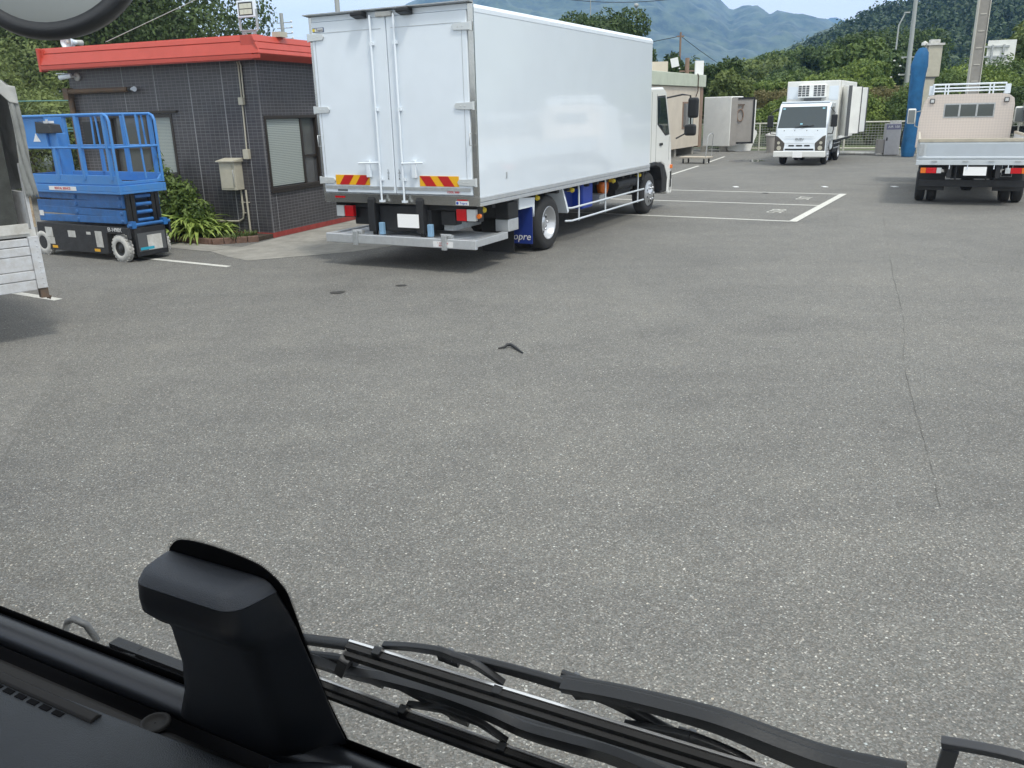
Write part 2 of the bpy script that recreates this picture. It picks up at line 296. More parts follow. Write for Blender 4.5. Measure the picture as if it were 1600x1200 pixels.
def tree(x, y, w, h, z0, label, mat='dark', leaf=.16, n=9000, group=None, nb=16, seed=1, z=0, dpt=None):
    rng = random.Random(seed); t = thing('tree', label, 'tree', (x, y, z), 0, group)
    foliage('crown', blobs_for(rng, w, h - z0, dpt or w, nb, z0), leaf, n, LF[mat], t, seed)
    tr = MB(); rt = max(.08, h * .022); tr.tube([(0, 0, -.1), (.05 * w * .2, 0, z0 * .6 + .3), (0, .1, z0 + (h - z0) * .55)], [rt, rt * .8, rt * .35], 8)
    for k in range(5):
        a = k * 1.3 + seed; zz = z0 + (h - z0) * (.15 + .1 * k); tr.tube([(0, .05, zz), (math.cos(a) * w * .18, math.sin(a) * w * .18, zz + h * .1), (math.cos(a) * w * .34, math.sin(a) * w * .34, zz + h * .16)], [rt * .5, rt * .3, rt * .12], 6)
    tr.build('trunk', 'bark', t); return t

# ================================================================== SETTING
def struct(o): o['kind'] = 'structure'; return o
g = MB(); g.add([(-2500, -400, 0), (4000, -400, 0), (4000, 4500, 0), (-2500, 4500, 0)], [(0, 1, 2, 3)])
LAND = leafm('rough_land', (.05, .075, .03), (.13, .16, .06), .05, 0)
struct(g.build('ground', LAND))
g = MB(); g.add([(-30, -12, .004), (45, -12, .004), (48, 25, .004), (30, 32.5, .004), (17.8, 38.2, .004), (11.5, 41.3, .004), (9.5, 44.5, .004), (0, 46, .004), (-30, 36, .004)], [tuple(range(9))])
struct(g.build('yard_asphalt', 'asphalt'))
def hd(az): return Vector((math.sin(R(az)), math.cos(R(az)), 0))
def stripe(p, q, wd, z=.008):
    p = Vector((*p, z)); q = Vector((*q, z)); d = (q - p).normalized(); s = Vector((d.y, -d.x, 0)) * wd / 2
    o = MB().add([p - s, p + s, q + s, q - s], [(0, 1, 2, 3)]).build('parking_line', 'mark', fix=False); return struct(o)
a, b = Vector((5.15, 15.24)), Vector((7.80, 19.80))
v = Vector((hd(120.6).x, hd(120.6).y)); e = (b - a)
stripe(a - e * .012, b + e * .012, .15, .012)
for t, ln in ((0, 5.6), (.52, 5.6), (1, 5.6)):
    p = a + e * t; stripe(p - v * .07, p - v * ln, .1)
for k, s in ((.28, '508'), (.78, '507')):
    p = a + e * k - v * .62; du = e.normalized()
    struct(text('bay_number', s, .42, 'mark', None, (p.x, p.y, .010), (du.x, du.y, 0), (-v.x, -v.y, 0), .001))
stripe((-6.35, 13.28), (-3.98, 11.85), .10); stripe((-8.6, 11.82), (-5.36, 9.80), .11)
stripe((5.2, 27.2), (6.9, 31.0), .1); stripe((7.4, 32.2), (9.2, 36.5), .1)
def patch(name, pts, mat, z=.009):
    return struct(MB().add([(x, y, z) for x, y in pts], [tuple(range(len(pts)))]).build(name, mat, fix=False))
def blob(cx, cy, rx, ry, n=14, seed=0):
    q = random.Random(seed); return [(cx + rx * math.cos(6.283 * k / n) * q.uniform(.75, 1.15), cy + ry * math.sin(6.283 * k / n) * q.uniform(.75, 1.15)) for k in range(n)]
patch('oil_stain', blob(-2.05, 9.82, .10, .09, seed=1), 'stain'); patch('oil_stain', blob(-1.33, 10.16, .07, .06, seed=2), 'stain'); patch('oil_stain', blob(6.2, 20.5, .08, .14, seed=5), 'stain')
water = P('wet_asphalt', (.16, .17, .18), .08)
patch('puddle', blob(9.3, 33.2, .75, .8, seed=3), water)
# long hairline seam in the asphalt
def seam(pts, wd, seed):
    q = random.Random(seed); vs = []; pp = []
    for i in range(len(pts) - 1):
        for k in range(8): t = k / 8; pp.append((pts[i][0] * (1 - t) + pts[i + 1][0] * t + q.uniform(-.008, .008), pts[i][1] * (1 - t) + pts[i + 1][1] * t))
    pp.append(pts[-1]); m = MB(); L = []; 
    for i, p in enumerate(pp):
        a = Vector(pp[max(0, i - 1)]); b = Vector(pp[min(len(pp) - 1, i + 1)]); d = (b - a).normalized(); s = Vector((d.y, -d.x)) * wd * (0 if q.random() < .2 else q.uniform(.2, 1))
        L += [(p[0] - s.x, p[1] - s.y, .008), (p[0] + s.x, p[1] + s.y, .008)]
    m.add(L, [(2 * i, 2 * i + 1, 2 * i + 3, 2 * i + 2) for i in range(len(pp) - 1)]); return struct(m.build('asphalt_seam', 'crack', fix=False))
seam([(13.6, 31.9), (8.22, 18.78), (5.94, 13.18), (4.68, 10.09), (3.80, 7.86), (3.1, 6.3), (2.58, 4.91), (2.2, 3.9)], .0026, 3)
seam([(13.6, 31.9), (10.5, 33.0)], .02, 5); seam([(13.6, 31.9), (17.0, 30.6)], .02, 6)
# small twig of black strap on the asphalt
st = MB().tube([(-.115, 7.155, .012), (-.06, 7.165, .02), (-.035, 7.205, .03), (0, 7.20, .03), (.045, 7.12, .02), (.10, 6.985, .012)], [.006, .010, .015, .015, .013, .006], 8).build('rubber_strap', 'black')
tag(st, 'short curved strip of black rubber lying on the open asphalt', 'rubber strip')
# white paper scraps
for i, (x, y) in enumerate([(9.6, 21.2), (8.0, 21.6), (5.9, 22.2)]):
    o = MB().bx(x, x + .12, y, y + .2, .006, .02).build('paper_scrap', 'lettering'); tag(o, ['flat white scrap on the asphalt nearest the flatbed truck', 'white scrap on the asphalt between the flatbed truck and parking bays', 'white scrap on the asphalt just behind the far parking line'][i], 'litter', 'pale scraps on the asphalt')

# ------------------------------------------------------------------ office building
B = (-4.104, 14.751, 0); BA = 22.17
bd = thing('office_building', 'single storey office in dark grey tile with red roof fascia', 'building', B, BA)
H_ = 2.93; D_ = 7.0; W_ = 4.17
def wall_open(name, mat, axis, lo, hi, z0, z1, op, t, o0, parent):
    # wall slab with one rectangular opening, thickness from o0 to o0+t ; axis 'x' => runs along x
    a0, a1, c0, c1 = op; m = MB()
    for (p, q, r, s) in ((lo, a0, z0, z1), (a1, hi, z0, z1), (a0, a1, z0, c0), (a0, a1, c1, z1)):
        if axis == 'x': m.bx(p, q, min(o0, o0 + t), max(o0, o0 + t), r, s)
        else: m.bx(min(o0, o0 + t), max(o0, o0 + t), p, q, r, s)
    return m.build(name, mat, parent)
wall_open('front_wall', 'tile_xz', 'x', -W_, -.2, .09, H_, (-3.36, -1.89, 1.03, 2.11), .2, 0, bd)
wall_open('side_wall', 'tile_yz', 'y', .0, D_, .09, H_, (.08, 1.62, .79, 2.04), -.2, 0, bd)
m = MB(); m.bx(-.2, -.0, -.003, -.0005, .09, H_); m.bx(-W_, -W_ + .2, .2, D_, .09, H_); m.bx(-W_ + .2, -.2, D_ - .2, D_, .09, H_); m.build('rear_wall', 'tile_xz', bd)
MB().bx(-W_ - .012, .012, -.012, D_, 0, .09).build('base_band', 'redband', bd)
MB().bx(-W_ + .2, -.2, .2, D_ - .2, H_ - .1, H_).build('ceiling_slab', 'shadegrey', bd)
for nm, ax, (a0, a1, c0, c1), mull, o0, s in (('window', 'x', (-3.36, -1.89, 1.03, 2.11), -2.5, 0, 1), ('window', 'y', (.08, 1.62, .79, 2.04), 1.15, 0, -1)):
    def bb(m, p, q, r, t, d0, d1):
        lo, hi = sorted((o0 + s * d0, o0 + s * d1))
        return m.bx(p, q, lo, hi, r, t) if ax == 'x' else m.bx(lo, hi, p, q, r, t)
    m = MB(); bb(m, a0, a0 + .05, c0, c1, -.012, .10); bb(m, a1 - .05, a1, c0, c1, -.012, .10); bb(m, a0 + .05, a1 - .05, c0, c0 + .06, -.012, .10); bb(m, a0 + .05, a1 - .05, c1 - .05, c1, -.012, .10); bb(m, mull - .03, mull + .03, c0 + .06, c1 - .05, .02, .095)
    fr = m.build(nm, 'bronze', bd, bevel=.004)
    pn = MB(); bb(pn, a0 + .05, a1 - .05, c0 + .06, c1 - .05, .055, .061); pn.build('pane', 'winglass', fr)
    sl = MB(); bb(sl, a0 - .02, a1 + .02, c0 - .03, c0 - .002, -.03, .05); sl.build('sill', 'bronze', fr)
    bl = MB()
    u0, u1 = (mull + .13, a1 - .06) if ax == 'x' else (a0 + .06, mull - .03)
    n = 38
    for k in range(n):
        z = c0 + .08 + (c1 - c0 - .14) * k / n; bb(bl, u0, u1, z, z + (c1 - c0 - .14) / n * .86, .038, .045)
    bl.build('blind', 'blind', fr)
    if ax == 'x':
        ex = MB(); bb(ex, mull + .03, mull + .12, c0 + .06, c1 - .05, .015, .09); bb(ex, a0 + .05, mull, 1.5, 1.53, .03, .06); ex.build('sash', 'bronze', fr)
    else:
        ex = MB(); bb(ex, mull + .03, a1 - .05, 1.30, 1.35, .03, .06); ex.build('sash', 'bronze', fr)
# sealant joints
m = MB()
for x in (-2.9, -2.18, -1.42, -.72): m.bx(x, x + .012, -.0015, 0, .09 if x > -1.8 else 2.14, H_)
for x in (-.30, -.10): m.bx(x, x + .010, -.0015, 0, .09, H_)
m.bx(0, .0015, .02, .03, .09, H_); m.bx(0, .0015, .19, .20, .09, .76)
m.build('sealant_joint', 'sealant', bd)
# roof fascia: three boards with shadow gaps, front and right side
m = MB(); m.prism([(-.33, 2.90), (-.33, 3.0), (-.22, 3.28), (-.0, 3.28), (-.0, 2.92)], -4.43, .22, 'x')
m.prism([(.20, 2.90), (.36, 2.98), (.24, 3.27), (0, 3.27), (0, 2.92)], -.30, D_ + .2, 'y')
m.build('roof_fascia', 'red', bd)
m = MB()
for z0, z1 in ((2.915, 2.975), (2.99, 3.17), (3.185, 3.26)):
    y0 = -.335 + max(0, (z0 - 3.0)) * .39; y1 = -.335 + max(0, (z1 - 3.0)) * .39
    e0 = .372 - max(0, z0 - 2.98) * .414; e1 = .372 - max(0, z1 - 2.98) * .414
    m.add([(-4.44, y0 - .012, z0), (e0, y0 - .012, z0), (e1, y1 - .012, z1), (-4.44, y1 - .012, z1), (-4.44, y0 + .02, z0), (e0, y0 + .02, z0), (e1, y1 + .02, z1), (-4.44, y1 + .02, z1)], [(0, 1, 2, 3), (4, 7, 6, 5), (0, 4, 5, 1), (3, 2, 6, 7), (0, 3, 7, 4), (1, 5, 6, 2)])
for z0, z1 in ((2.99, 3.05), (3.062, 3.16), (3.172, 3.262)):
    x0 = .362 - (z0 - 2.98) * .414; x1 = .362 - (z1 - 2.98) * .414
    m.add([(x0 + .012, -.33, z0), (x1 + .012, -.33, z1), (x1 + .012, D_ + .21, z1), (x0 + .012, D_ + .21, z0), (x0 - .02, -.33, z0), (x1 - .02, -.33, z1), (x1 - .02, D_ + .21, z1), (x0 - .02, D_ + .21, z0)], [(0, 1, 2, 3), (4, 7, 6, 5), (0, 4, 5, 1), (3, 2, 6, 7), (0, 3, 7, 4), (1, 5, 6, 2)])
m.bx(-4.45, -4.40, -.35, -.2, 2.88, 3.275); m.bx(-4.40, -4.36, -.30, D_, 2.92, 3.26)
m.build('fascia_board', 'red', bd, bevel=.004)
MB().bx(-4.35, .15, -.1, D_, 3.16, 3.20).build('roof', 'shadegrey', bd)
# rusty awning tube, downpipe
t = MB().tube([(-4.12, -.09, 2.54), (-2.72, -.09, 2.535)], .045, 10).bx(-4.22, -4.10, -.14, .0, 2.40, 2.60).build('awning_tube', 'rust', bd)
MB().tube([(-4.13, -.06, 2.42), (-4.13, -.06, .05)], .05, 10).build('downpipe', 'rust', bd)
MB().bx(-3.52, -1.75, -.05, 0, 2.13, 2.165).build('window_hood', 'bronze', bd)
m = MB(); m.bx(-3.92, -3.62, -.10, 0, 1.62, 2.02); m.build('wall_vent', 'black', bd, bevel=.01)
MB().bx(-3.60, -3.50, -.06, 0, 1.62, 1.98).build('wall_vent', 'black', bd)
cd_ = MB(); cd_.tube([(-.30, -.02, 2.90), (-.27, -.02, 2.84), (-.28, -.02, 2.33)], .013, 8); cd_.tube([(-.34, -.02, 2.9), (-.32, -.02, 2.85), (-.335, -.02, 1.9), (-.35, -.02, 1.48)], .013, 8)
cd_.tube([(-.56, -.03, .82), (-.56, -.03, .45), (-.58, -.03, .33), (-.68, -.03, .28), (-1.2, -.03, .27)], .017, 8); cd_.tube([(-.46, -.03, .82), (-.46, -.03, .0)], .017, 8)
for x, z in ((-.56, .6), (-.46, .6), (-.56, .42)): cd_.bx(x - .035, x + .035, -.03, 0, z, z + .015)
cd_.build('conduit', 'beige', bd)
MB().bx(-.37, -.28, -.07, 0, 2.22, 2.34).build('junction_box', 'beige', bd, bevel=.006); MB().bx(-.40, -.29, -.07, 0, 1.34, 1.50).build('junction_box', 'beige', bd, bevel=.006)
eb = thing('meter_box', 'beige steel electrical cabinet on the grey tiled front wall', 'electrical box', Matrix.Rotation(-R(BA), 4, 'Z') @ Vector((-.66, 0, 0)) + Vector(B), BA)
MB().bx(-.17, .16, -.20, -.003, .83, 1.30).build('cabinet_body', 'beige', eb, bevel=.006)
MB().prism([(-.245, 1.302), (-.245, 1.32), (0, 1.36), (0, 1.302)], -.20, .19, 'x').build('cabinet_roof', 'beige', eb)
MB().bx(-.15, .10, -.207, -.201, .86, 1.28).build('cabinet_door', 'beige', eb, bevel=.003)
MB().tube([(.12, -.205, 1.17), (.13, -.225, 1.16), (.13, -.225, .92), (.12, -.205, .91)], .006, 6).build('handle', 'galv', eb)
def onb(x, y, z): return Matrix.Rotation(-R(BA), 4, 'Z') @ Vector((x, y, z)) + Vector(B)
# security camera, horn speaker, floodlight, wall lamp
sc_ = thing('security_camera', 'white bullet security camera below the left end of the red fascia', 'camera', onb(-4.0, 0, 2.79), BA)
MB().lathe([(0, .001), (0, .07), (-.02, .075), (-.035, .05), (-.035, .001)], (.06, 0, .0), 20, 'y').build('mount_plate', 'dirtywhite', sc_)
MB().tube([(.06, -.03, 0), (.03, -.1, 0), (-.02, -.14, 0)], .02, 8).build('arm', 'dirtywhite', sc_)
MB().tube([(.04, -.12, .02), (-.16, -.20, -.01)], .045, 14).bx(-.19, .02, -.24, -.12, .05, .062, None).build('camera_body', 'white', sc_)
MB().tube([(-.155, -.198, -.01), (-.175, -.206, -.013)], .036, 14).build('lens', 'black', sc_)
hs = thing('horn_speaker', 'white horn loudspeaker standing above the left end of the roof', 'loudspeaker', onb(-4.17, .1, 3.28), BA)
MB().lathe([(-.02, .13), (0, .135), (.03, .11), (.12, .055), (.22, .04)], (0, 0, .12), 24, 'y').build('horn', 'white', hs, fix=False)
MB().lathe([(.0, .001), (.01, .03), (.12, .04)], (0, 0, .12), 14, 'y').build('horn_core', 'dirtywhite', hs); MB().lathe([(.2, .045), (.34, .05), (.35, .001)], (0, 0, .12), 16, 'y').build('driver', 'dirtywhite', hs)
MB().bx(-.02, .02, .1, .16, -.1, .08).build('bracket', 'galv', hs)
fl = thing('floodlight', 'white LED floodlight on a galvanised stand above the roof corner', 'floodlight', onb(-.12, .1, 3.27), BA)
MB().bx(-.17, .18, -.03, .03, .30, .56).build('lamp_housing', 'white', fl, bevel=.008)
MB().bx(-.135, .145, -.034, -.031, .33, .53).build('lamp_bezel', 'black', fl, bevel=.01)
m = MB()
for i in range(3):
    for k in range(2): m.bx(-.11 + i * .082, -.045 + i * .082 + .012, -.040, -.035, .345 + k * .088, .42 + k * .088)
m.build('lamp_lens', P('lens_cream', (.62, .63, .52), .3), fl)
m = MB(); m.bx(-.17, -.155, -.02, .03, .1, .42); m.bx(.17, .185, -.02, .03, .1, .42); m.bx(-.155, .17, -.02, .03, .1, .115); m.build('yoke', 'galv', fl)
m = MB(); m.bx(-.14, -.10, 0, .04, -.1, .1); m.bx(.08, .12, 0, .04, -.1, .1); m.bx(-.10, .08, .0, .03, .07, .10); m.tube([(-.08, -.01, .08), (.1, -.01, -.06)], .006, 6); m.build('stand', 'galv', fl)
o = MB().bx(.18, .34, .3, .5, 3.27, 3.35).build('roof_box', 'beige', None); o.location = B; o.rotation_euler = (0, 0, -R(BA)); tag(o, 'small beige box on the roof beside the floodlight stand', 'box')
o = MB().lathe([(0, .16), (.04, .14), (.06, .001)], (-.75, .2, 3.25), 18, 'z').build('roof_dome', 'dirtywhite', None); o.location = B; o.rotation_euler = (0, 0, -R(BA)); tag(o, 'low white dome cap on the roof left of the floodlight', 'vent cap')
wl_ = thing('wall_lamp', 'small white spotlight at the end of the rusty awning tube', 'lamp', onb(-2.6, -.09, 2.54), BA)
MB().tube([(-.08, 0, 0), (-.02, 0, 0)], .04, 10).build('lamp_base', 'black', wl_); MB().tube([(-.02, 0, 0), (.07, -.03, 0)], [.03, .045], 12).build('lamp_head', 'white', wl_)
cb = MB(); p0, p1 = onb(-3.24, .1, 3.35), onb(-.6, .1, 4.04)
cb.tube([p0, p1], .006, 6); tag(cb.build('roof_cable', 'palecable'), 'pale stay cable rising to the right from the red roof', 'cable')

# paving apron in front of the building's side, planting bed
ap = [(-4.75, 13.35), (-4.28, 12.75), (-3.85, 12.33), (-3.2, 12.6), (-2.4, 12.95), (-1.9, 13.4), (-1.2, 14.9), (-.6, 16.8), (0.2, 19.5), (-1.8, 20.2), (-4.0, 14.8), (-4.35, 13.75)]
patch('concrete_apron', ap, 'concrete', .008)
patch('concrete_apron', [(-4.8, 13.33), (-4.38, 13.72), (-5.4, 14.3), (-7.0, 15.2), (-7.2, 14.8), (-5.6, 13.85)], 'concrete', .0095)
bed = thing('planting_bed', 'low brick edged bed with soil and grass at the wall foot', 'planter', B, BA)
e_ = MB(); ed = [(-2.2, -.62), (-1.0, -.86), (-.55, -.92), (.02, -.42)]
for i in range(len(ed) - 1):
    p, q = Vector(ed[i]), Vector(ed[i + 1]); n = max(1, round((q - p).length / .21)); d = (q - p) / n; s = Vector((d.y, -d.x)).normalized() * .05
    for k in range(n):
        a = p + d * k; b = p + d * (k + .94); e_.add([(a.x - s.x, a.y - s.y, .0), (a.x + s.x, a.y + s.y, .0), (b.x + s.x, b.y + s.y, .0), (b.x - s.x, b.y - s.y, .0), (a.x - s.x, a.y - s.y, .10), (a.x + s.x, a.y + s.y, .10), (b.x + s.x, b.y + s.y, .10), (b.x - s.x, b.y - s.y, .10)], [(3, 2, 1, 0), (4, 5, 6, 7), (0, 1, 5, 4), (1, 2, 6, 5), (2, 3, 7, 6), (3, 0, 4, 7)])
e_.build('brick_edging', 'brick', bed, bevel=.006)
MB().prism([(-2.3, -.013), (-2.2, -.6), (-1.0, -.82), (-.55, -.87), (0, -.40), (0, -.013)], .01, .075, 'z').build('soil', 'soil', bed)
def blades(name, spots, mat, parent=None, seed=0, lo=.3, hi=.6, wd=.03, bend=1.0, seg=6, lift=1.1):
    q = random.Random(seed); m = MB()
    for (x, y, z, n, s) in spots:
        for i in range(n):
            a = q.uniform(0, 6.283); L = q.uniform(lo, hi) * s; el = q.uniform(.5, lift); w_ = wd * s * q.uniform(.7, 1.2); P_ = []
            px, pz, ang = 0, 0, el
            for k in range(seg + 1):
                P_.append((px, pz)); px += L / seg * math.cos(ang); pz += L / seg * math.sin(ang); ang -= bend * q.uniform(.22, .34)
            vs = []
            for k, (r, h) in enumerate(P_):
                ww = w_ * (1 - (k / seg) ** 2) * (.6 + .8 * min(1, k / seg * 3)) + .001; cx, cy = x + math.cos(a) * r, y + math.sin(a) * r
                vs += [(cx - math.sin(a) * ww, cy + math.cos(a) * ww, z + h + ww * .4), (cx, cy, z + h), (cx + math.sin(a) * ww, cy - math.cos(a) * ww, z + h + ww * .4)]
            m.add(vs, [(3 * k + j, 3 * k + j + 1, 3 * k + j + 4, 3 * k + j + 3) for k in range(seg) for j in (0, 1)])
    return m.build(name, mat, parent, fix=False)
gr = blades('grass_tuft', [(-.95 + .75 * random.random(), -.75 + .6 * random.random() * (1), .07, 6, 1) for _ in range(90)], LF['grass'], None, 5, .05, .14, .006, .5, 3, 1.4)
gr.location = B; gr.rotation_euler = (0, 0, -R(BA)); tag(gr, 'short grass and weeds growing in the brick edged bed', 'grass', kind='stuff')
pl = thing('strap_leaf_plant', 'clump of long arching light green strap leaves beside the scissor lift', 'plant', onb(-1.35, -.62, 0), BA)
blades('leaves', [(0, 0, .12, 70, 1.0), (.28, -.05, .1, 50, .9), (-.3, .05, .12, 50, 1.05), (.1, .15, .15, 40, 1.1)], LF['strap'], pl, 2, .45, .85, .032, 1.05)
MB().tube([(0, 0, 0), (0, 0, .15)], .06, 8).build('stem', 'bark', pl)
p2 = thing('strap_leaf_plant', 'smaller darker strap leaf clump at the wall beside the conduits', 'plant', onb(-.86, -.35, 0), BA)
blades('leaves', [(0, 0, .1, 36, .9), (-.2, .1, .1, 26, .9)], LF['strap'], p2, 8, .35, .7, .026, 1.05); MB().tube([(0, 0, 0), (0, 0, .12)], .05, 8).build('stem', 'bark', p2)
sh = thing('shrub', 'leafy green shrub growing against the tiled wall behind the lift', 'shrub', onb(-1.75, -.38, 0), BA)
foliage('leaves', [(0, 0, .55, .42, .30, .45), (.35, -.02, .42, .34, .28, .36), (-.2, 0, .95, .22, .2, .35), (.15, .05, .8, .3, .25, .25), (-.22, 0, 1.25, .09, .09, .25), (.6, 0, .4, .2, .2, .3)], .055, 3400, LF['shrub'], sh, 4, .38, (.3, 1.1))
m = MB()
for k in range(9): a = k * .7; m.tube([(0, 0, 0), (.12 * math.cos(a), .1 * math.sin(a), .45), (.3 * math.cos(a) - .06, .18 * math.sin(a), .85)], [.012, .009, .005], 6)
m.tube([(-.1, 0, .2), (-.22, 0, 1.4)], [.012, .006], 6); m.build('stem', 'bark', sh)

# ------------------------------------------------------------------ scissor lift
SO = (-5.788, 12.496, 0)
sl = thing('scissor_lift', 'blue scissor lift with white tyres parked before the grey office', 'scissor lift', SO, 120.3)
# local: y toward the front, x negative = far side ; near face x = 0
W = -.76
b = MB(); b.prism([(-2.05, .10), (-1.98, .52), (.27, .52), (.28, .36), (.22, .34), (-.24, .40) if False else (.20, .42), (-.25, .42), (-.28, .12), (-.30, .10)], -.04, -.01, 'x')
b.prism([(-2.05, .10), (-1.98, .52), (.27, .52), (.28, .36), (.20, .42), (-.25, .42), (-.28, .12), (-.30, .10)], W + .01, W + .04, 'x')
b.bx(W + .15, -.15, -2.05, .25, .12, .50); b.bx(W + .11, -.105, .24, .27, .08, .50); b.bx(W + .041, -.041, -2.02, -.31, .1, .51)
b.build('chassis', 'dark', sl, bevel=.008)
for (y, x, s) in ((.01, 0, 1), (-1.90, 0, 1), (.01, W, -1), (-1.90, W, -1)):
    t = MB(); xo = x
    t.lathe([(-.01, .105), (-.002, .115), (0, .15), (-.012, .185), (-.03, .198), (-.09, .198), (-.10, .17), (-.10, .1)], (xo, y, .2), 36, 'x', s)
    for k in range(22):
        a = 2 * math.pi * k / 22
        for h in (0, 1):
            q = Matrix.Translation((xo, y, .2)) @ Matrix.Rotation(a + h * .14, 4, 'X'); t.bx(-s * (.018 + h * .04), -s * (.052 + h * .04), -.017, .017, .190, .208, q)
    wt = t.build('wheel', 'whiterub', sl)
    MB().lathe([(-.012, .112), (-.03, .10), (-.035, .05), (-.015, .045), (-.012, .001)], (xo, y, .2), 24, 'x', s).build('rim', 'black', wt, fix=False)
# scissor stack: five nearly folded pairs
for k in range(4):
    z0 = .55 + k * .112
    for sx, dx in ((-.06, 0), (W + .06, 1)):
        m = MB(); sg = 1 if k % 2 else -1
        x0, x1 = (sx - .045, sx) if not dx else (sx, sx + .045)
        m.prism([(-1.95, z0 + .014 * sg), (-1.95, z0 + .109 + .014 * sg), (.16, z0 + .109 - .012 * sg), (.16, z0 - .012 * sg)], x0 - k * .002, x1 - k * .002, 'x')
        m.lathe([(0, .035), (.012, .03), (.012, .001)], ((x1 if not dx else x0), -.95, z0 + .05), 12, 'x', 1 if not dx else -1)
        m.lathe([(0, .03), (.012, .026), (.012, .001)], ((x1 if not dx else x0), .10, z0 + .05), 12, 'x', 1 if not dx else -1)
        m.build('scissor_arm', 'liftblue2', sl, bevel=.01)
m = MB()
for k in range(4): z = .60 + k * .115; m.tube([(W + .25, .19, z), (-.25, .19, z)], .028, 10)
m.tube([(W + .02, .26, .545), (-.02, .26, .545)], .026, 10)
m.bx(-.14, -.07, .20, .29, .50, .60); m.bx(W + .07, W + .14, .20, .29, .50, .60); m.build('cross_tube', 'liftblue2', sl)
m = MB(); 
for x in (-.13, -.21, W + .13, W + .21): m.bx(x - .028, x + .028, .12, .205, .56, .99)
m.build('guide_block', 'black', sl)
# platform
p = MB(); p.bx(W - .02, .02, -1.98, .26, .995, 1.03); p.bx(-.03, .02, -1.98, .26, 1.03, 1.115); p.bx(W - .02, W + .03, -1.98, .26, 1.03, 1.115); p.bx(W + .03, -.03, .22, .26, 1.03, 1.115); p.bx(W + .03, -.03, -1.98, -1.94, 1.03, 1.115)
p.build('platform', 'liftblue', sl, bevel=.006)
m = MB(); m.bx(-.02, .012, -2.0, .24, 1.13, 1.26); m.bx(W - .012, W + .02, -2.0, .24, 1.13, 1.26); m.bx(W + .02, -.02, -2.0, -1.97, 1.13, 1.26); m.prism([(W + .02, 1.13), (W + .02, 1.24), (W + .08, 1.17), (-.08, 1.17), (-.02, 1.24), (-.02, 1.13)], .20, .235, 'y')
m.build('toe_board', 'liftblue', sl, bevel=.004)
def rail(x): 
    m = MB(); zt = 2.105
    m.tube([(x, .235, 1.13), (x, .235, zt - .1), (x, .205, zt - .03), (x, .13, zt), (x, -1.75, zt), (x, -1.98, zt)], .021, 10); m.tube([(x, .235, 1.65), (x, -1.98, 1.65)], .017, 8)
    m.bx(x - .025, x + .025, -.53, -.47, 1.2, zt - .01); m.bx(x - .02, x + .02, -1.15, -1.10, 1.2, 1.65); m.tube([(x, -.62, 1.65), (x, -.62, 1.2)], .0001, 3, cap=False); m.tube([(x, -.145, zt), (x, -.165, 1.65)], .014, 8); m.tube([(x, -.05, zt), (x, -.03, 1.65)], .014, 8); m.bx(x - .025, x + .025, .10, .15, 1.2, zt - .01)
    m.bx(x - .02, x + .02, -1.98, -1.93, 1.13, zt); return m.build('guard_rail', 'liftblue', sl)
rail(0); rail(W)
m = MB()
for z, r in ((2.105, .019), (1.65, .016)): m.tube([(W, .235 if z < 2 else .12, z), (0, .235 if z < 2 else .12, z)], r, 8); m.tube([(W, -1.96, z), (0, -1.96, z)], r, 8)
m.tube([(W * .35, .235, 1.65), (W * .35, .2, 2.1)], .015, 8); m.tube([(W * .62, .235, 1.2), (W * .62, .2, 2.1)], .015, 8); m.build('end_rail', 'liftblue', sl)
m = MB(); m.bx(-.32, -.02, -1.9, -1.32, 1.66, 2.09); m.bx(-.22, -.06, -1.32, -1.12, 1.2, 1.86); m.build('control_panel_shroud', 'liftblue', sl, bevel=.01)
c_ = MB(); c_.prism([(-1.52, 1.86), (-1.50, 2.03), (-1.16, 1.98), (-1.12, 1.86)], -.17, .01, 'x'); cbx = c_.build('control_box', 'black', sl, bevel=.008)
m = MB(); m.bx(-.12, -.02, -1.44, -1.22, 2.0, 2.035); 
for k in range(4): m.bx(-.10 + k * .02, -.09 + k * .02, -1.42 + k * .05, -1.39 + k * .05, 2.03, 2.06)
m.build('control_label', 'lettering', cbx)
def stick(x0y, x1y, z0, z1, mat, name, x=-.0095, th=.0045):
    return MB().bx(x, x + th, x0y, x1y, z0, z1).build(name, mat, sl)
for a_, b_, c1, d1 in ((-1.78, -1.60, .30, .45), (-1.76, -1.58, .19, .295), (-1.20, -1.02, .32, .42), (-.74, -.64, .38, .42), (-.53, -.37, .20, .44)): stick(a_, b_, c1, d1, 'dirtywhite', 'decal')
for a_ in (-1.66, -.60): stick(a_, a_ + .13, .13, .17, 'refyel', 'decal')
stick(-1.42, -.75, 1.03, 1.09, 'lettering', 'name_strip', .0205); text('name_lettering', 'RENTAL SERVICE', .052, 'refred', sl, (.026, -1.08, 1.06), (0, 1, 0), (0, 0, 1))
stick(-1.92, -1.82, .62, .70, 'lettering', 'decal', -.0595); text('fleet_number', 'EI-1498X', .085, 'lettering', sl, (-.007, -.05, .475), (0, 1, 0), (0, 0, 1))
m = MB(); m.bx(-.62, -.14, .2715, .2735, .15, .42); m.build('front_plate', 'shadegrey', sl); MB().bx(-.55, -.30, .2745, .2765, .16, .38).build('decal', 'dirtywhite', sl); MB().bx(-.40, -.16, .2775, .2785, .17, .21).build('decal', P('cyan_decal', (.03, .35, .50), .5), sl)
MB().prism([(-1.66, 1.74), (-1.48, 1.74), (-1.57, 1.86)], -.0195, -.0165, 'x').build('warning_decal', 'lettering', sl)

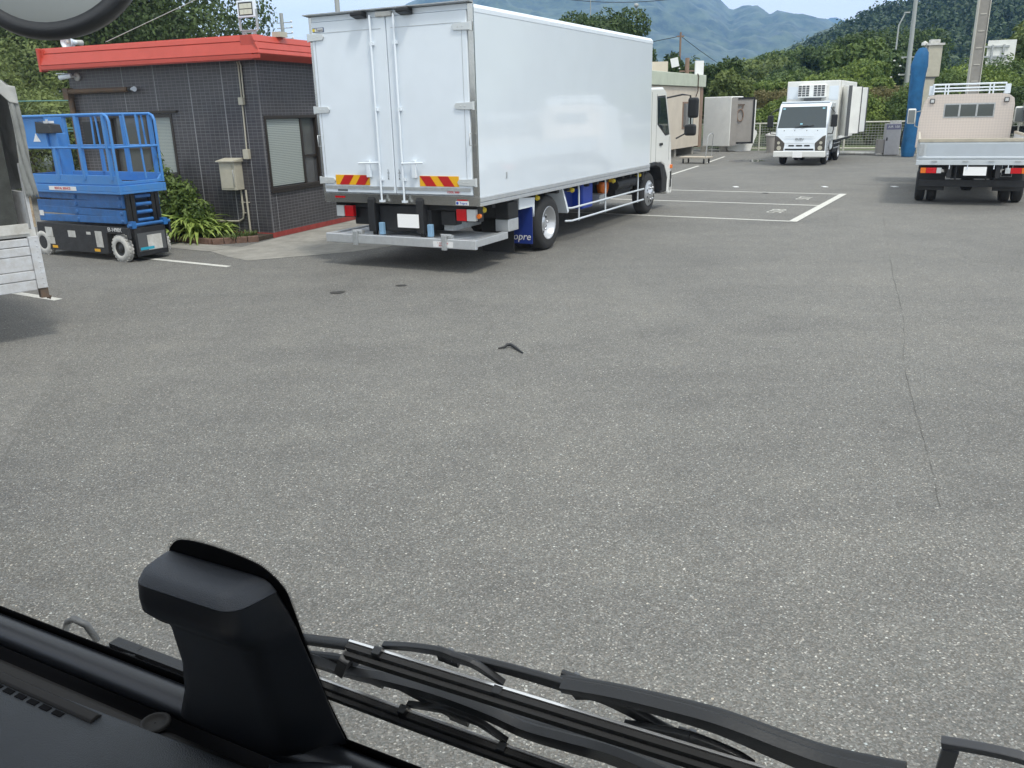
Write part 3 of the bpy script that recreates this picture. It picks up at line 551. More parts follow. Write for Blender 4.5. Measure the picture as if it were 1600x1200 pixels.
# ------------------------------------------------------------------ white box truck
TO = (0.656, 12.779, 0)
tk = thing('box_truck', 'large white box truck with double rear doors and folded tail lift', 'truck', TO, 27.85)
X0, X1, Y0, Y1, ZB, ZT = -2.42, .05, -2.24, 4.40, .985, 3.235
MB().bx(X0, X1, Y0, Y1, ZB, 3.14).build('cargo_box', 'white', tk)
m = MB(); m.prism([(X1 - .05, 3.141), (X1 + .004, 3.141), (X1 + .004, 3.19), (X1 - .04, 3.235), (X0 + .04, 3.235), (X0 - .004, 3.19), (X0 - .004, 3.141)], Y0, Y1 + .012, 'y'); m.build('roof_trim', 'whitedoor', tk)
m = MB(); m.bx(X1 - .06, X1 + .006, Y0, Y1 + .01, .868, .918); m.bx(X1 - .06, X1 + .012, Y0, Y1 + .01, .922, .983); m.bx(X0 - .006, X0 + .06, Y0, Y1, .868, .983); m.build('side_rail', 'alu', tk, bevel=.006)
m = MB(); m.bx(X1 - .07, X1 + .005, -2.275, -2.243, 1.0, 3.235); m.bx(X0 - .005, X0 + .045, -2.275, -2.243, 1.0, 3.235); m.bx(X0 - .005, X1 + .005, -2.27, -2.243, .875, .998); m.build('rear_frame', 'steel', tk, bevel=.005)
m = MB(); m.bx(X0 + .046, X1 - .071, -2.275, -2.243, 3.17, 3.235); m.build('rear_header', 'whitedoor', tk, bevel=.004)
MB().prism([(-2.243, 3.237), (-2.36, 3.25), (-2.36, 3.262), (-2.243, 3.262)], X0 - .03, X1 + .0, 'x').build('rain_gutter', 'galv', tk)
MB().tube([(X1 + .008, -.4, 1.62), (X1 + .016, -.4, 1.62)], .03, 12).bx(X1, X1 + .012, -.415, -.385, 1.54, 1.60).build('side_lock', 'galv', tk) if False else MB().bx(X1 + .0005, X1 + .012, -1.53, -1.50, 1.17, 1.25).build('side_lock', 'galv', tk, bevel=.004)
hingem = P('hinge_grey', (.62, .645, .65), .35, .3)
for nm, xa, xb, hx, sg in (('door', X0 + .052, -1.196, X0 + .02, 1), ('door', -1.182, X1 - .075, X1 - .045, -1)):
    d = MB().bx(xa, xb, -2.298, -2.25, 1.012, 3.165).build('rear_door', 'whitedoor', tk, bevel=.008)
    fr = MB(); fr.bx(xa + .07, xb - .07, -2.3015, -2.2985, 3.03, 3.035); fr.bx(xa + .02, xb - .02, -2.308, -2.298, 1.06, 1.10)
    if sg < 0: fr.bx(xb - .07, xb - .066, -2.3015, -2.2985, 1.12, 3.03)
    else: fr.bx(xa + .045, xa + .049, -2.3015, -2.2985, 1.12, 3.03)
    fr.build('door_seam', 'galv', d)
    for z in (1.17, 2.085, 2.985):
        h = MB(); lo, hi = sorted((hx - sg * .03, hx + sg * .21)); h.prism([(lo, z - .045), (lo, z + .045), (hi, z + .036), (hi + (.025 if sg > 0 else 0), z), (hi, z - .036)] if sg > 0 else [(hi, z - .045), (hi, z + .045), (lo, z + .036), (lo - .025, z), (lo, z - .036)], -2.318, -2.3, 'y')
        h.tube([(hx - sg * .03, -2.30, z - .05), (hx - sg * .03, -2.30, z + .05)], .017, 8)
        for q in (.08, .14): h.lathe([(0, .008), (.006, .006), (.006, .001)], (hx + sg * q, -2.318, z), 8, 'y', -1)
        h.build('hinge', hingem, d, bevel=.003)
    rx = -1.40 if sg > 0 else -1.04
    r = MB().tube([(rx, -2.335, .90), (rx, -2.335, 3.19)], .014, 10)
    for z in (1.2, 2.07, 2.86): r.bx(rx - .03, rx + .03, -2.345, -2.299, z - .02, z + .02)
    r.bx(rx - .035, rx + .035, -2.345, -2.30, .90, .93); r.build('lock_rod', 'white', d)
    h = MB(); lo, hi = (rx - .33, rx) if sg > 0 else (rx, rx + .33); h.tube([(lo, -2.345, 1.40), (hi, -2.345, 1.41)], .013, 8); c0 = rx - sg * .18; h.bx(c0 - .03, c0 + .03, -2.352, -2.299, 1.22, 1.44); h.build('lock_handle', 'white', d, bevel=.004)
    ra, rb = (-2.165, -1.60) if sg > 0 else (-.80, -.215)
    rf = MB().bx(ra, rb, -2.306, -2.2985, 1.105 + .01, 1.245).build('reflector_panel', 'refyel', d)
    q = MB(); z0, z1 = 1.117, 1.243; wd = .155
    for k in range(2):
        a0 = ra + .06 + k * .27 if sg > 0 else rb - .06 - k * .27
        c0 = .095
        q.prism([(a0, z0), (a0 + sg * wd, z0), (a0 + sg * (wd + c0), z1), (a0 + sg * c0, z1)], -2.309, -2.3065, 'y')
    q.build('reflector_stripe', 'refred', rf)
    if sg > 0: MB().bx(-2.15, -1.98, -2.3, -2.2985 - .003, 1.03, 1.052).build('name_plate', 'shadegrey', d)
    else: text('model_lettering', 'COOL 3000', .035, 'refred', d, (-.30, -2.31, 1.045), (1, 0, 0), (0, 0, 1))
    for k in range(5): pass
    vx = -1.29 if sg > 0 else -1.115
    for k, s in enumerate('LOCK'): text('lock_lettering', s, .04, 'inkblack', d, (vx, -2.2995, 1.31 - k * .036), (1, 0, 0), (0, 0, 1), .0012)
m = MB(); m.bx(-2.345, -2.16, -2.302, -2.2985, 3.045, 3.10); lg = m.build('logo_sticker', P('logo_navy', (.02, .06, .16), .4), tk, bevel=.012)
MB().bx(-2.305, -2.172, -2.3045, -2.3022, 3.052, 3.093).build('logo_ground', 'lettering', lg); text('logo_lettering', 'Topre', .045, 'logo_navy' if 'logo_navy' in M else 'inkblack', lg, (-2.232, -2.306, 3.07), (1, 0, 0), (0, 0, 1), .001)
MB().tube([(-2.325, -2.302, 3.072), (-2.325, -2.306, 3.072)], .022, 14).build('logo_disc', 'yellow', lg)
m = MB(); m.bx(-.29, -.10, -2.275, -2.2705, .885, .935); ls = m.build('maker_sign', 'lettering', tk); text('maker_lettering', 'Topre', .045, 'bluetank', ls, (-.175, -2.277, .91), (1, 0, 0), (0, 0, 1), .001); MB().tube([(-.265, -2.274, .91), (-.265, -2.278, .91)], .018, 12).build('maker_mark', 'bluetank', ls)
MB().bx(-.27, -.12, -2.275, -2.2705, .94, .955).build('red_reflector', 'redlens', tk); MB().bx(-2.23, -2.06, -2.275, -2.2705, .935, .96).build('red_reflector', 'redlens', tk)
for x in (-1.55, -.86): MB().prism([(-2.30, 3.16), (-2.42, 3.19), (-2.42, 3.235), (-2.30, 3.235)], x - .09, x + .09, 'x').build('rear_camera', 'black', tk, bevel=.01)
MB().bx(-1.32, -1.08, -2.33, -2.28, 3.165, 3.225).build('lock_housing', 'dirtywhite', tk, bevel=.01)
for s in (-2.37, -.0): 
    h = MB().tube([(s, -2.30, 1.76), (s, -2.36, 1.76), (s, -2.36, 1.62), (s, -2.30, 1.62)], .007, 6); h.build('grab_handle', 'galv', tk)
# chassis, axles
m = MB(); m.bx(-1.65, -1.57, -2.2, 5.8, .58, .80); m.bx(-.80, -.72, -2.2, 5.8, .58, .80)
for k in range(16): m.bx(X0 + .1, X1 - .1, -2.15 + k * .41, -2.07 + k * .41, .80, .866)
for y in (-.0, 1.5, 3.0): m.bx(-1.57, -.80, y, y + .1, .6, .78)
m.tube([(-2.2, -.05, .42), (-.2, -.05, .42)], .08, 10); m.lathe([(-.16, .05), (-.1, .2), (.1, .2), (.16, .05)], (-1.18, -.05, .42), 18, 'x'); m.tube([(-2.2, 4.75, .42), (-.2, 4.75, .42)], .06, 10); m.bx(-1.6, -.75, 3.3, 4.4, .45, .95); m.bx(-.65, -.15, 3.1, 3.9, .48, .80); m.bx(-2.2, -1.7, 1.0, 3.9, .45, .80)
m.bx(-2.2, -.1, -1.32, -1.2, .62, .80); m.build('chassis', 'dark', tk)
for y, du in ((-.07, True), (4.75, False)):
    for xo, s in ((0, 1), (-2.37, -1)): wheel(tk, xo if du else xo - s * .06, y, .405, .405, .24, s, dual=du, dish=.13 if du else -.02, rr=.60)
# tail lift
m = MB(); rq = random.Random(8)
for k in range(9): x0 = -1.9 + k * .19; m.tube([(x0, -1.9, .80), (x0 + rq.uniform(-.1, .1), -1.7, .6), (x0 + rq.uniform(-.2, .2), -1.2, .62), (x0, -.9, .76)], .014, 6)
m.build('hydraulic_hose', 'black', tk, fix=False)
MB().tube([(-1.0, -1.95, .62), (-1.0, -1.1, .55)], .045, 12).tube([(-1.0, -2.15, .63), (-1.0, -1.9, .62)], .024, 10).build('lift_cylinder', 'galv', tk)
MB().bx(-2.05, -1.72, -2.1, -1.75, .56, .79).build('junction_unit', 'black', tk, bevel=.01); MB().bx(-.62, -.40, -2.12, -1.95, .60, .78).build('junction_unit', 'dark', tk, bevel=.01)
MB().tube([(-1.75, -2.12, .84), (-1.70, -2.15, .70), (-1.68, -2.16, .58)], .009, 6).build('wiring', 'yellow', tk)
m = MB(); m.bx(-2.40, .02, -2.34, -2.28, .33, .455); m.build('lift_edge', 'alu', tk, bevel=.01)
m = MB(); m.bx(-2.38, 0, -2.279, -1.45, .37, .43); m.bx(-.07, .02, -2.279, -1.45, .36, .452); m.bx(-2.40, -2.31, -2.279, -1.45, .36, .452)
for k in range(7): m.bx(-2.30, -.08, -2.25 + k * .11, -2.20 + k * .11, .431, .441)
m.build('lift_platform', 'alu', tk, bevel=.006)
MB().bx(-.62, -.32, -2.344, -2.3405, .345, .42).build('warning_sticker', 'lettering', tk); text('sticker_lettering', '!  CAUTION\nKEEP OFF', .03, 'refred', tk, (-.47, -2.346, .383), (1, 0, 0), (0, 0, 1), .001)
for x in (-1.87, -.27 - .17):
    l = MB(); l.bx(x - .035, x + .035, -2.375, -2.341, .31, .50); l.bx(x - .06, x + .09, -2.33, -2.26, .457, .50); l.tube([(x - .08, -2.30, .50), (x + .08, -2.30, .50)], .014, 8); l.build('lift_latch', 'galv', tk, bevel=.005)
for x in (-1.62, -.84): 
    l = MB(); l.prism([(-2.30, .50), (-2.30, .93), (-2.24, .985), (-2.10, .985), (-2.10, .50)], x - .055, x + .055, 'x'); l.bx(x - .04, x + .04, -2.1, -1.2, .5, .6); l.bx(x - .03, x + .03, -2.45 + .2, -2.2, .42, .52); l.build('lift_arm', 'dark', tk, bevel=.01)
    l = MB(); l.bx(x + .09, x + .16, -2.27, -2.21, .457, .62); l.build('platform_hinge', P('hinge_blue', (.22, .38, .55), .5) if x < -1 else bpy.data.materials['hinge_blue'], tk, bevel=.008)
MB().bx(-1.56, -.90, -2.20, -2.12, .50, .85).build('lift_housing', 'dark', tk, bevel=.02)
MB().bx(-1.175, -.845, -2.325, -2.31, .575, .75).build('license_plate', 'whiteplate', tk)
for (a_, b_, mt) in ((-2.28, -2.15, 'clearlens'), (-2.14, -1.99, 'redlens'), (-.33, -.18, 'redlens'), (-.175, -.045, 'clearlens')): 
    t = MB().bx(a_, b_, -2.21, -2.14, .675, .825).build('tail_light', mt, tk, bevel=.008)
MB().bx(-2.30, -1.98, -2.15, -2.02, .66, .84).build('lamp_bracket', 'dark', tk); MB().bx(-.35, -.03, -2.15, -2.02, .66, .84).build('lamp_bracket', 'dark', tk)
MB().tube([(-.01, -2.15, .74), (-.01, -2.19, .74)], .03, 12).build('side_reflector', 'orange', tk)
for y in (-2.0, -.40, .87, 2.70, 4.08): 
    t = MB().lathe([(0, .04), (.02, .038), (.03, .03), (.04, .03), (.05, .001)], (-.05, y, .80), 16, 'x').bx(-.12, -.05, y - .02, y + .02, .78, .866).build('marker_lamp', 'yellow', tk, fix=False)
MB().bx(-.62, -.48, -2.05, -1.3, .52, .66).build('lift_tube', 'galv', tk)
m = MB(); m.bx(-.22, -.02, -1.35, -1.05, .60, .83); m.build('lift_control_box', 'black', tk, bevel=.01); MB().bx(-.24, -.03, -1.33, -1.03, .43, .598).build('lift_power_unit', 'alu', tk, bevel=.01)
# mudguard and flaps
m = MB()
arc = [(-.07 + .56 * math.cos(t), .40 + .46 * math.sin(t)) for t in [R(k) for k in (20, 35, 50)]]
m.prism([(-.55, .55), (-.52, .82), (-1.02, .86), (-1.02, .70), (-.60, .70)], -.24, -.02, 'x'); m.build('mudguard', 'white', tk); m = MB(); m.prism([(.42, .86), (.46, .86), (.68, .50), (.63, .47)], -.30, -.01, 'x'); m.build('mudguard', 'white', tk)
fb = MB().bx(-.62, -.0, -.66, -.648, .17, .70).build('mud_flap', 'blueflap', tk); text('flap_lettering', 'Topre', .15, 'lettering', fb, (-.215, -.666, .27), (1, 0, 0), (0, 0, 1), .002, shear=.2)
MB().bx(-.62, -.10, -1.05, -1.04, .10, .60).build('mud_flap', 'black', tk); MB().bx(-2.37, -1.75, -.66, -.648, .17, .70).build('mud_flap', 'blueflap', tk)
MB().bx(-.9, -.30, .85, 1.5, .46, .84).build('tool_box', 'blueflap', tk, bevel=.015); MB().bx(-.75, -.12, 1.5, 1.95, .43, .845).build('fuel_tank', 'bluetank', tk, bevel=.03)
m = MB(); m.lathe([(-.06, .001), (-.06, .14), (.06, .14), (.06, .001)], (-.2, 2.6, .72), 18, 'x'); m.build('horn_cover', 'orange', tk)
m = MB(); m.tube([(-.12, 2.95, .70), (-.12, 4.0, .70)], .09, 12); m.build('air_tank', 'dark', tk); MB().bx(-.3, -.08, 3.2, 3.65, .62, .70).bx(-.35, -.1, 2.2, 2.5, .45, .6).build('battery_box', 'galv', tk)
m = MB()
for z in (.33, .53): m.tube([(-.10, .72, z), (-.01, .80, z), (-.005, 4.25, z)], .017, 8)
for y in (1.10, 2.27, 3.95): m.tube([(-.03, y, .865), (-.02, y, .78), (-.02, y, .30)], .016, 8)
m.build('side_guard', P('guard_white', (.62, .66, .70), .35, .3), tk)
# cab
CXa, CXb = -2.32, -.03
prof = [(4.46, .92), (4.46, 2.34), (4.62, 2.38), (5.40, 2.40), (5.62, 2.32), (5.95, 1.52), (6.04, 1.30), (6.10, .80), (6.12, .32), (5.86, .30), (5.84, .62), (5.62, .88), (5.40, .95), (4.9, .96)]
cab = MB().prism(prof, CXa, CXb, 'x').build('cab', 'cabwhite', tk, bevel=.04, seg=3)
x = CXb
MB().prism([(5.08, 1.72), (5.04, 2.20), (5.50, 2.22), (5.66, 1.90), (5.82, 1.52), (5.60, 1.50)], x - .01, x + .004, 'x').build('side_window', 'glass', cab, bevel=.003)
MB().prism([(5.06, 1.70), (5.02, 2.23), (5.52, 2.25), (5.69, 1.90), (5.87, 1.49), (5.60, 1.47)], x - .02, x + .002, 'x').build('window_surround', 'black', cab)
MB().prism([(5.665, 2.26), (5.99, 1.46), (6.0, 1.48), (5.69, 2.28)], CXa + .08, CXb - .05, 'x').build('windshield', 'glass', cab)
m = MB(); m.bx(x - .001, x + .0025, 5.0, 5.006, .98, 2.27); m.bx(x - .001, x + .0025, 5.86, 5.866, .98, 1.45); m.bx(x - .001, x + .0025, 4.70, 4.705, 1.0, 2.3); m.build('door_gap', 'dark', cab)
MB().bx(x, x + .022, 5.22, 5.40, 1.29, 1.34).build('door_handle', 'black', cab, bevel=.008)
MB().prism([(5.45, .40), (5.45, .92), (5.0, .99), (4.5, .99), (4.2, .94), (4.16, .70), (4.22, .68), (4.3, .86), (4.55, .92), (5.0, .92), (5.25, .86), (5.38, .62), (5.40, .40)], -.30, -.005, 'x').build('wheel_arch', 'dark', cab, bevel=.01)
MB().prism([(5.40, .35), (5.80, .35), (5.84, .62), (5.62, .885), (5.46, .92)], -.29, -.04, 'x').build('entry_step', 'black', cab)
MB().bx(x - .02, x + .035, 5.98, 6.06, .80, .88).build('turn_signal', 'orange', cab, bevel=.01); MB().bx(x - .06, x + .004, 5.99, 6.09, .42, .74).build('corner_grille', 'black', cab)
m = MB(); m.tube([(x, 5.62, 2.20), (x + .22, 5.95, 2.26), (x + .34, 6.12, 2.24), (x + .36, 6.15, 1.55), (x + .1, 6.0, 1.40)], .017, 8); m.build('mirror_arm', 'black', cab)
MB().bx(x + .30, x + .52, 6.06, 6.18, 1.80, 2.20).build('door_mirror', 'black', cab, bevel=.05, seg=3); MB().bx(x + .24, x + .48, 6.06, 6.2, 1.45, 1.68).build('door_mirror', 'black', cab, bevel=.05, seg=3)
# lower protruding gravel guard and bumper
MB().bx(CXa, CXb, 5.9, 6.16, .28, .60).build('bumper', 'cabwhite', tk, bevel=.03)

# ------------------------------------------------------------------ old canvas truck at the left edge (rear towards the yard)
lt = thing('canvas_truck', 'old white truck with grey canvas hood and dropped slatted tailgate', 'truck', (-4.437, 7.948, 0), -45)
m = MB()
z = .50
for k, h in enumerate((.10, .09, .14, .085, .075)):
    m.bx(-1.92, -.09, -.045 - (k % 2) * .004, -.01, z + .003, z + h - .003); z += h
m.build('tailgate', 'chipped', lt, bevel=.006)
m = MB(); m.bx(-.088, 0, -.055, -.005, .515, 1.0)
for k in range(9): m.lathe([(0, .008), (.004, .006), (.004, .001)], (-.03, -.055, .56 + k * .05), 8, 'y', -1)
m.build('tailgate_post', 'chipped', lt, bevel=.004)
MB().bx(-.07, -.0, -.04, .03, .42, .51).tube([(-.02, -.01, .45), (-.01, -.02, .41), (.0, -.02, .40), (.015, -.02, .43)], .012, 8).build('tailgate_hook', 'rust', lt)
m = MB(); m.bx(-1.9, 0, .0, 3.1, 1.0, 1.06); m.bx(-1.9, -.06, -.03, -.001, 1.03, 1.12); m.build('load_floor', 'dirtywhite', lt)
for x in (-.5, -1.4): MB().bx(x - .08, x + .08, -.07, -.031, 1.0, 1.09).tube([(x - .09, -.06, 1.05), (x + .09, -.06, 1.05)], .018, 8).build('tailgate_hinge', 'dirtywhite', lt)
m = MB(); m.bx(-.03, 0, .0, .05, 1.06, 1.66); m.bx(-1.9, -1.87, .0, .05, 1.06, 2.2); m.bx(-.03, 0, .06, 3.1, 1.07, 1.40); m.bx(-1.9, -1.87, .06, 3.1, 1.07, 1.40); m.build('side_gate', 'chipped', lt)
MB().tube([(.0, .02, 1.08), (.005, .02, 1.75)], .022, 8).build('gate_post', P('rusty_cream_post', (.45, .38, .26), .7, dirt=(.2, .09, .04), dirt_amt=.8, vs=14), lt)
# canvas hood : roof bows + draped side curtains with folds
rng = random.Random(3)
def hood_ring(y):
    P_ = [(-1.93, 1.30), (-1.92, 2.15), (-1.84, 2.36), (-1.6, 2.45), (-.95, 2.49), (-.3, 2.46), (-.02, 2.38), (.05, 2.28), (.055, 1.8), (.08, 1.40)]
    return [(x + .016 * math.sin(y * 9 + i), y, z + .02 * math.sin(y * 7 + i * 2)) for i, (x, z) in enumerate(P_)]
rings = [hood_ring(.02 + 3.06 * k / 20) for k in range(21)]
m = MB(); n = 10
m.add([p for r in rings for p in r], [(i * n + k, i * n + k + 1, (i + 1) * n + k + 1, (i + 1) * n + k) for i in range(20) for k in range(n - 1)], True)
h = m.build('canvas_hood', 'canvas', lt, fix=False); sd_ = h.modifiers.new('s', 'SOLIDIFY'); sd_.thickness = .008
m = MB(); vs = []
NX, NZ = 34, 26
for j in range(NZ + 1):
    zz = 2.30 - (2.30 - 1.36) * j / NZ
    for i in range(NX + 1):
        t = i / NX; x = -.03 + .075 * t + .006 * math.sin(zz * 7) + (2.30 - zz) * (.0 + .03 * t); vs.append((x, -.02 - .022 * abs(math.sin(t * 6 + zz * 2.2 + 1.2 * math.sin(zz * 4))) - .006 * rng.random(), zz + .012 * math.sin(i * .7)))
m.add(vs, [(j * (NX + 1) + i, j * (NX + 1) + i + 1, (j + 1) * (NX + 1) + i + 1, (j + 1) * (NX + 1) + i) for j in range(NZ) for i in range(NX)], True)
c_ = m.build('rear_curtain', 'canvas', lt, fix=False); sd_ = c_.modifiers.new('s', 'SOLIDIFY'); sd_.thickness = .006
m = MB(); vs = []
for j in range(13):
    for i in range(31):
        x = -1.9 + 1.95 * i / 30; z0 = 2.47 - .10 * (x + .95) ** 2 - (.05 if x > -.06 else 0); vs.append((x, -.045 - .015 * math.sin(i * 1.3) * (j / 12), z0 - .13 * j / 12 - .02 * math.sin(i * .9) * (j / 12)))
m.add(vs, [(j * 31 + i, j * 31 + i + 1, (j + 1) * 31 + i + 1, (j + 1) * 31 + i) for j in range(12) for i in range(30)], True)
c_ = m.build('hood_valance', P('pale_canvas', (.48, .48, .46), .8, var=.25, vs=6, bump=.4, bs=12), lt, fix=False); sd_ = c_.modifiers.new('s', 'SOLIDIFY'); sd_.thickness = .006
MB().bx(-1.85, -.1, .12, .13, 1.07, 2.36).build('rear_net', 'mesh', lt)
m = MB(); m.bx(-1.5, -1.4, -.0, 3.9, .68, .86); m.bx(-.5, -.4, 0, 3.9, .68, .86)
for k in range(6): m.bx(-1.88, -.02, .1 + k * .55, .18 + k * .55, .86, .998)
m.tube([(-1.8, 2.3, .36), (-.1, 2.3, .36)], .06, 10); m.build('chassis', 'dark', lt)
for xo, s in ((-.04, 1), (-1.86, -1)): wheel(lt, xo, 2.3, .36, .36, .2, s, dual=True); wheel(lt, xo - s * .06, 4.0, .36, .36, .2, s)
MB().prism([(3.2, .5), (3.2, 1.9), (3.5, 2.0), (4.4, 1.95), (4.75, 1.25), (4.8, .4)], -1.85, -.05, 'x').build('cab', 'cabwhite', lt, bevel=.05)
hz = thing('hose_reel', 'coiled pale hose hanging in the open back of the canvas truck', 'hose', (-4.437, 7.948, 0), -45)
MB().tube([(-.53 + .14 * math.cos(t), -.03, 1.36 + .26 * math.sin(t)) for t in [k * 6.283 / 24 for k in range(24)]], .014, 8, closed=True).build('hose', 'dirtywhite', hz)
MB().lathe([(-.05, .05), (-.03, .09), (.03, .09), (.05, .05)], (-.42, .0, 1.17), 14, 'z').bx(-.5, -.34, -.04, .06, 1.08, 1.13).build('valve', 'galv', hz)

# ------------------------------------------------------------------ small refrigerated truck facing the camera
el = thing('refrigerated_truck', 'small white refrigerated truck facing the yard with open side doors', 'truck', (10.064, 29.777, 0), 209)
prof = [(-.02, .28), (.02, .36), (.02, .58), (-.02, .80), (-.10, 1.22), (-.42, 1.95), (-.62, 2.08), (-1.55, 2.10), (-1.60, .55), (-1.32, .45), (-1.25, .70), (-1.05, .80), (-.80, .78), (-.62, .60), (-.56, .30)]
cb_ = MB(); cb_.prism(prof, -.85, .85, 'x'); cab = cb_.build('cab', 'white', el, bevel=.075, seg=4)
MB().bx(-.80, .80, -.62, -.55, 2.07, 2.115).build('roof_visor', 'white', cab, bevel=.02)
for s_ in (-.55, -.2, .2, .55): MB().lathe([(0, .016), (.012, .012), (.012, .001)], (s_, -.03, 1.17), 10, 'y').build('washer_nozzle', 'black', cab)
def slant(x0, x1, z0, z1, off, th=.012):
    y = lambda z: -.10 - (z - 1.22) * (.32 / .73)
    return [(x0[0], y(z0) + off, z0), (x1[0], y(z0) + off, z0), (x1[1], y(z1) + off, z1), (x0[1], y(z1) + off, z1)]
def slab(pts, dy): m = MB(); q = [(a, b - dy, c) for a, b, c in pts]; return m.add(pts + q, [(0, 1, 2, 3), (7, 6, 5, 4), (0, 4, 5, 1), (1, 5, 6, 2), (2, 6, 7, 3), (3, 7, 4, 0)])
for sx_, sz_ in ((.66, 1.86), (-.64, 1.86), (.02, 1.36)): slab(slant((sx_ - .04, sx_ - .04), (sx_ + .04, sx_ + .04), sz_, sz_ + .05, .013), .004).build('sticker', P('sticker_blue', (.25, .50, .60), .5) if 'sticker_blue' not in bpy.data.materials else bpy.data.materials['sticker_blue'], cab)  # added pale blue patches stand in for varied reflections on the windscreen
slab(slant((-.80, -.74), (.80, .74), 1.25, 1.95, .006), .03).build('windshield', glassm('elf_glass', (.035, .05, .055), .05), cab, bevel=.02)
headm = P('headlamp_glass', (.13, .12, .11), .08, .3)
for s in (1, -1):
    MB().tube([(s * .1 + .12, -.10 + .02, 1.28), (s * .1 - .3, -.13, 1.33)], .012, 6).build('wiper', 'black', cab)
    MB().prism([(s * .52, .50), (s * .84, .50), (s * .84, 1.02), (s * .74, .98), (s * .50, .76)], .0, .022, 'y').build('headlight', headm, cab, bevel=.01)
    m = MB(); m.tube([(s * .68, .022, .60), (s * .68, .027, .60)], .075, 16); m.tube([(s * .70, .022, .77), (s * .70, .027, .77)], .05, 14); m.build('headlamp_bulb', P('lamp_cream%d' % s, (.55, .52, .42), .15), cab)
    MB().bx(s * .60 - .09, s * .60 + .09, .021, .03, .38, .45).build('fog_light', 'dark' if s > 0 else 'dark', cab, bevel=.01)
    m = MB(); m.tube([(s * .84, -.25, 1.05), (s * 1.02, -.1, 1.07), (s * 1.05, -.1, 1.2), (s * 1.05, -.1, 1.75), (s * .86, -.4, 1.9)], .016, 8); m.build('mirror_arm', 'black', cab)
    MB().bx(s * 1.05 - .10, s * 1.05 + .10, -.13, -.04, 1.28, 1.68).build('door_mirror', 'black', cab, bevel=.03)
    MB().prism([(-.52, 1.28), (-.64, 1.92), (-1.22, 1.93), (-1.25, 1.28)], s * .853 if s > 0 else -.856, .856 if s > 0 else -.853, 'x').build('side_window', 'glass', cab)
m = MB()
for x0, x1 in ((-.34, -.16), (-.09, .11), (.18, .36)): m.bx(x0, x1, .010, .020, .655, .70)
m.bx(-.47, .47, .022, .027, .525, .578); m.bx(-.47, .47, .020, .024, .752, .758); m.build('grille_slot', 'black', cab)
MB().bx(-.86, .86, -.20, .045, .29, .50).build('bumper', 'cabwhite', el, bevel=.03)
MB().bx(-.12, .20, .048, .056, .285, .485).build('license_plate', 'whiteplate', el)
text('maker_lettering', 'ISUZU', .10, 'shadegrey', cab, (.02, -.008, .885), (-1, 0, 0), (0, -.17, 1), .004)
MB().bx(-.45, .5, -.02, -.002, .975, .98).build('panel_gap', 'galv', cab)
bx_ = MB().bx(-.89, .89, -6.1, -1.75, .80, 2.80).build('cargo_box', 'offwhite', el, bevel=.02)
MB().bx(.50, .86, -1.749, -1.745, 2.2, 2.62).bx(-.86, -.55, -1.749, -1.745, 2.15, 2.62).build('box_panel', 'white', bx_)
MB().bx(-.895, -.891 + .002, -2.05, -1.99, .8, 2.80).build('box_seam', 'beige', bx_)
MB().bx(-.48, .46, -1.748, -1.45, 2.24, 2.68).build('cooling_unit', 'offwhite', el, bevel=.03)
m = MB()
for k in range(5):
    for j in range(7):
        if j == 3: continue
        m.bx(-.44 + j * .13, -.34 + j * .13, -1.449, -1.44, 2.29 + k * .075, 2.345 + k * .075)
m.build('fan_grille', 'shadegrey', el)
MB().bx(-.30, .25, -1.73, -1.5, 2.14, 2.235).build('unit_tray', 'shadegrey', el)
# dark sheet imitating the shade inside the side door opening, and doors standing out
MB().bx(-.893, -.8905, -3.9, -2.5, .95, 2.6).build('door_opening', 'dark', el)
for (y0, w_, a, t) in ((-2.5, .72, -62, 'offwhite'), (-3.9, .72, 60, 'offwhite'), (-5.9, .8, 66, 'offwhite')):
    c, s_ = math.cos(R(a)), math.sin(R(a)); q = Matrix.Translation((-.90, y0, 0)) @ Matrix.Rotation(R(180 + a * 1.0), 4, 'Z') @ Matrix.Diagonal((1, 1, 1, 1))
    d = MB().bx(0, w_, -.04, .04, .93, 2.60, q).build('side_door', t, el, bevel=.01); MB().bx(-.012, .03, -.055, .055, .92, 2.61, q).bx(w_ - .03, w_ + .012, -.055, .055, .92, 2.61, q).build('door_seal', 'shadegrey', d)
m = MB(); m.bx(-.5, -.42, -6, -.3, .5, .72); m.bx(.42, .5, -6, -.3, .5, .72); m.bx(-.84, .84, -5.9, -1.8, .72, .80); m.bx(-.82, .82, -1.2, -1.0, .30, .42); m.bx(-.8, -.3, -2.9, -1.9, .36, .70); m.build('chassis', 'dark', el)
for xo, s in ((.80, 1), (-.80, -1)): wheel(el, xo, -.95, .34, .34, .2, s, dish=.02); wheel(el, xo, -3.45, .34, .34, .18, s, dual=True)
MB().bx(-.86, -.84, -3.2, -1.8, .50, .54).bx(-.86, -.84, -3.2, -1.8, .66, .69).build('side_guard', 'galv', el)

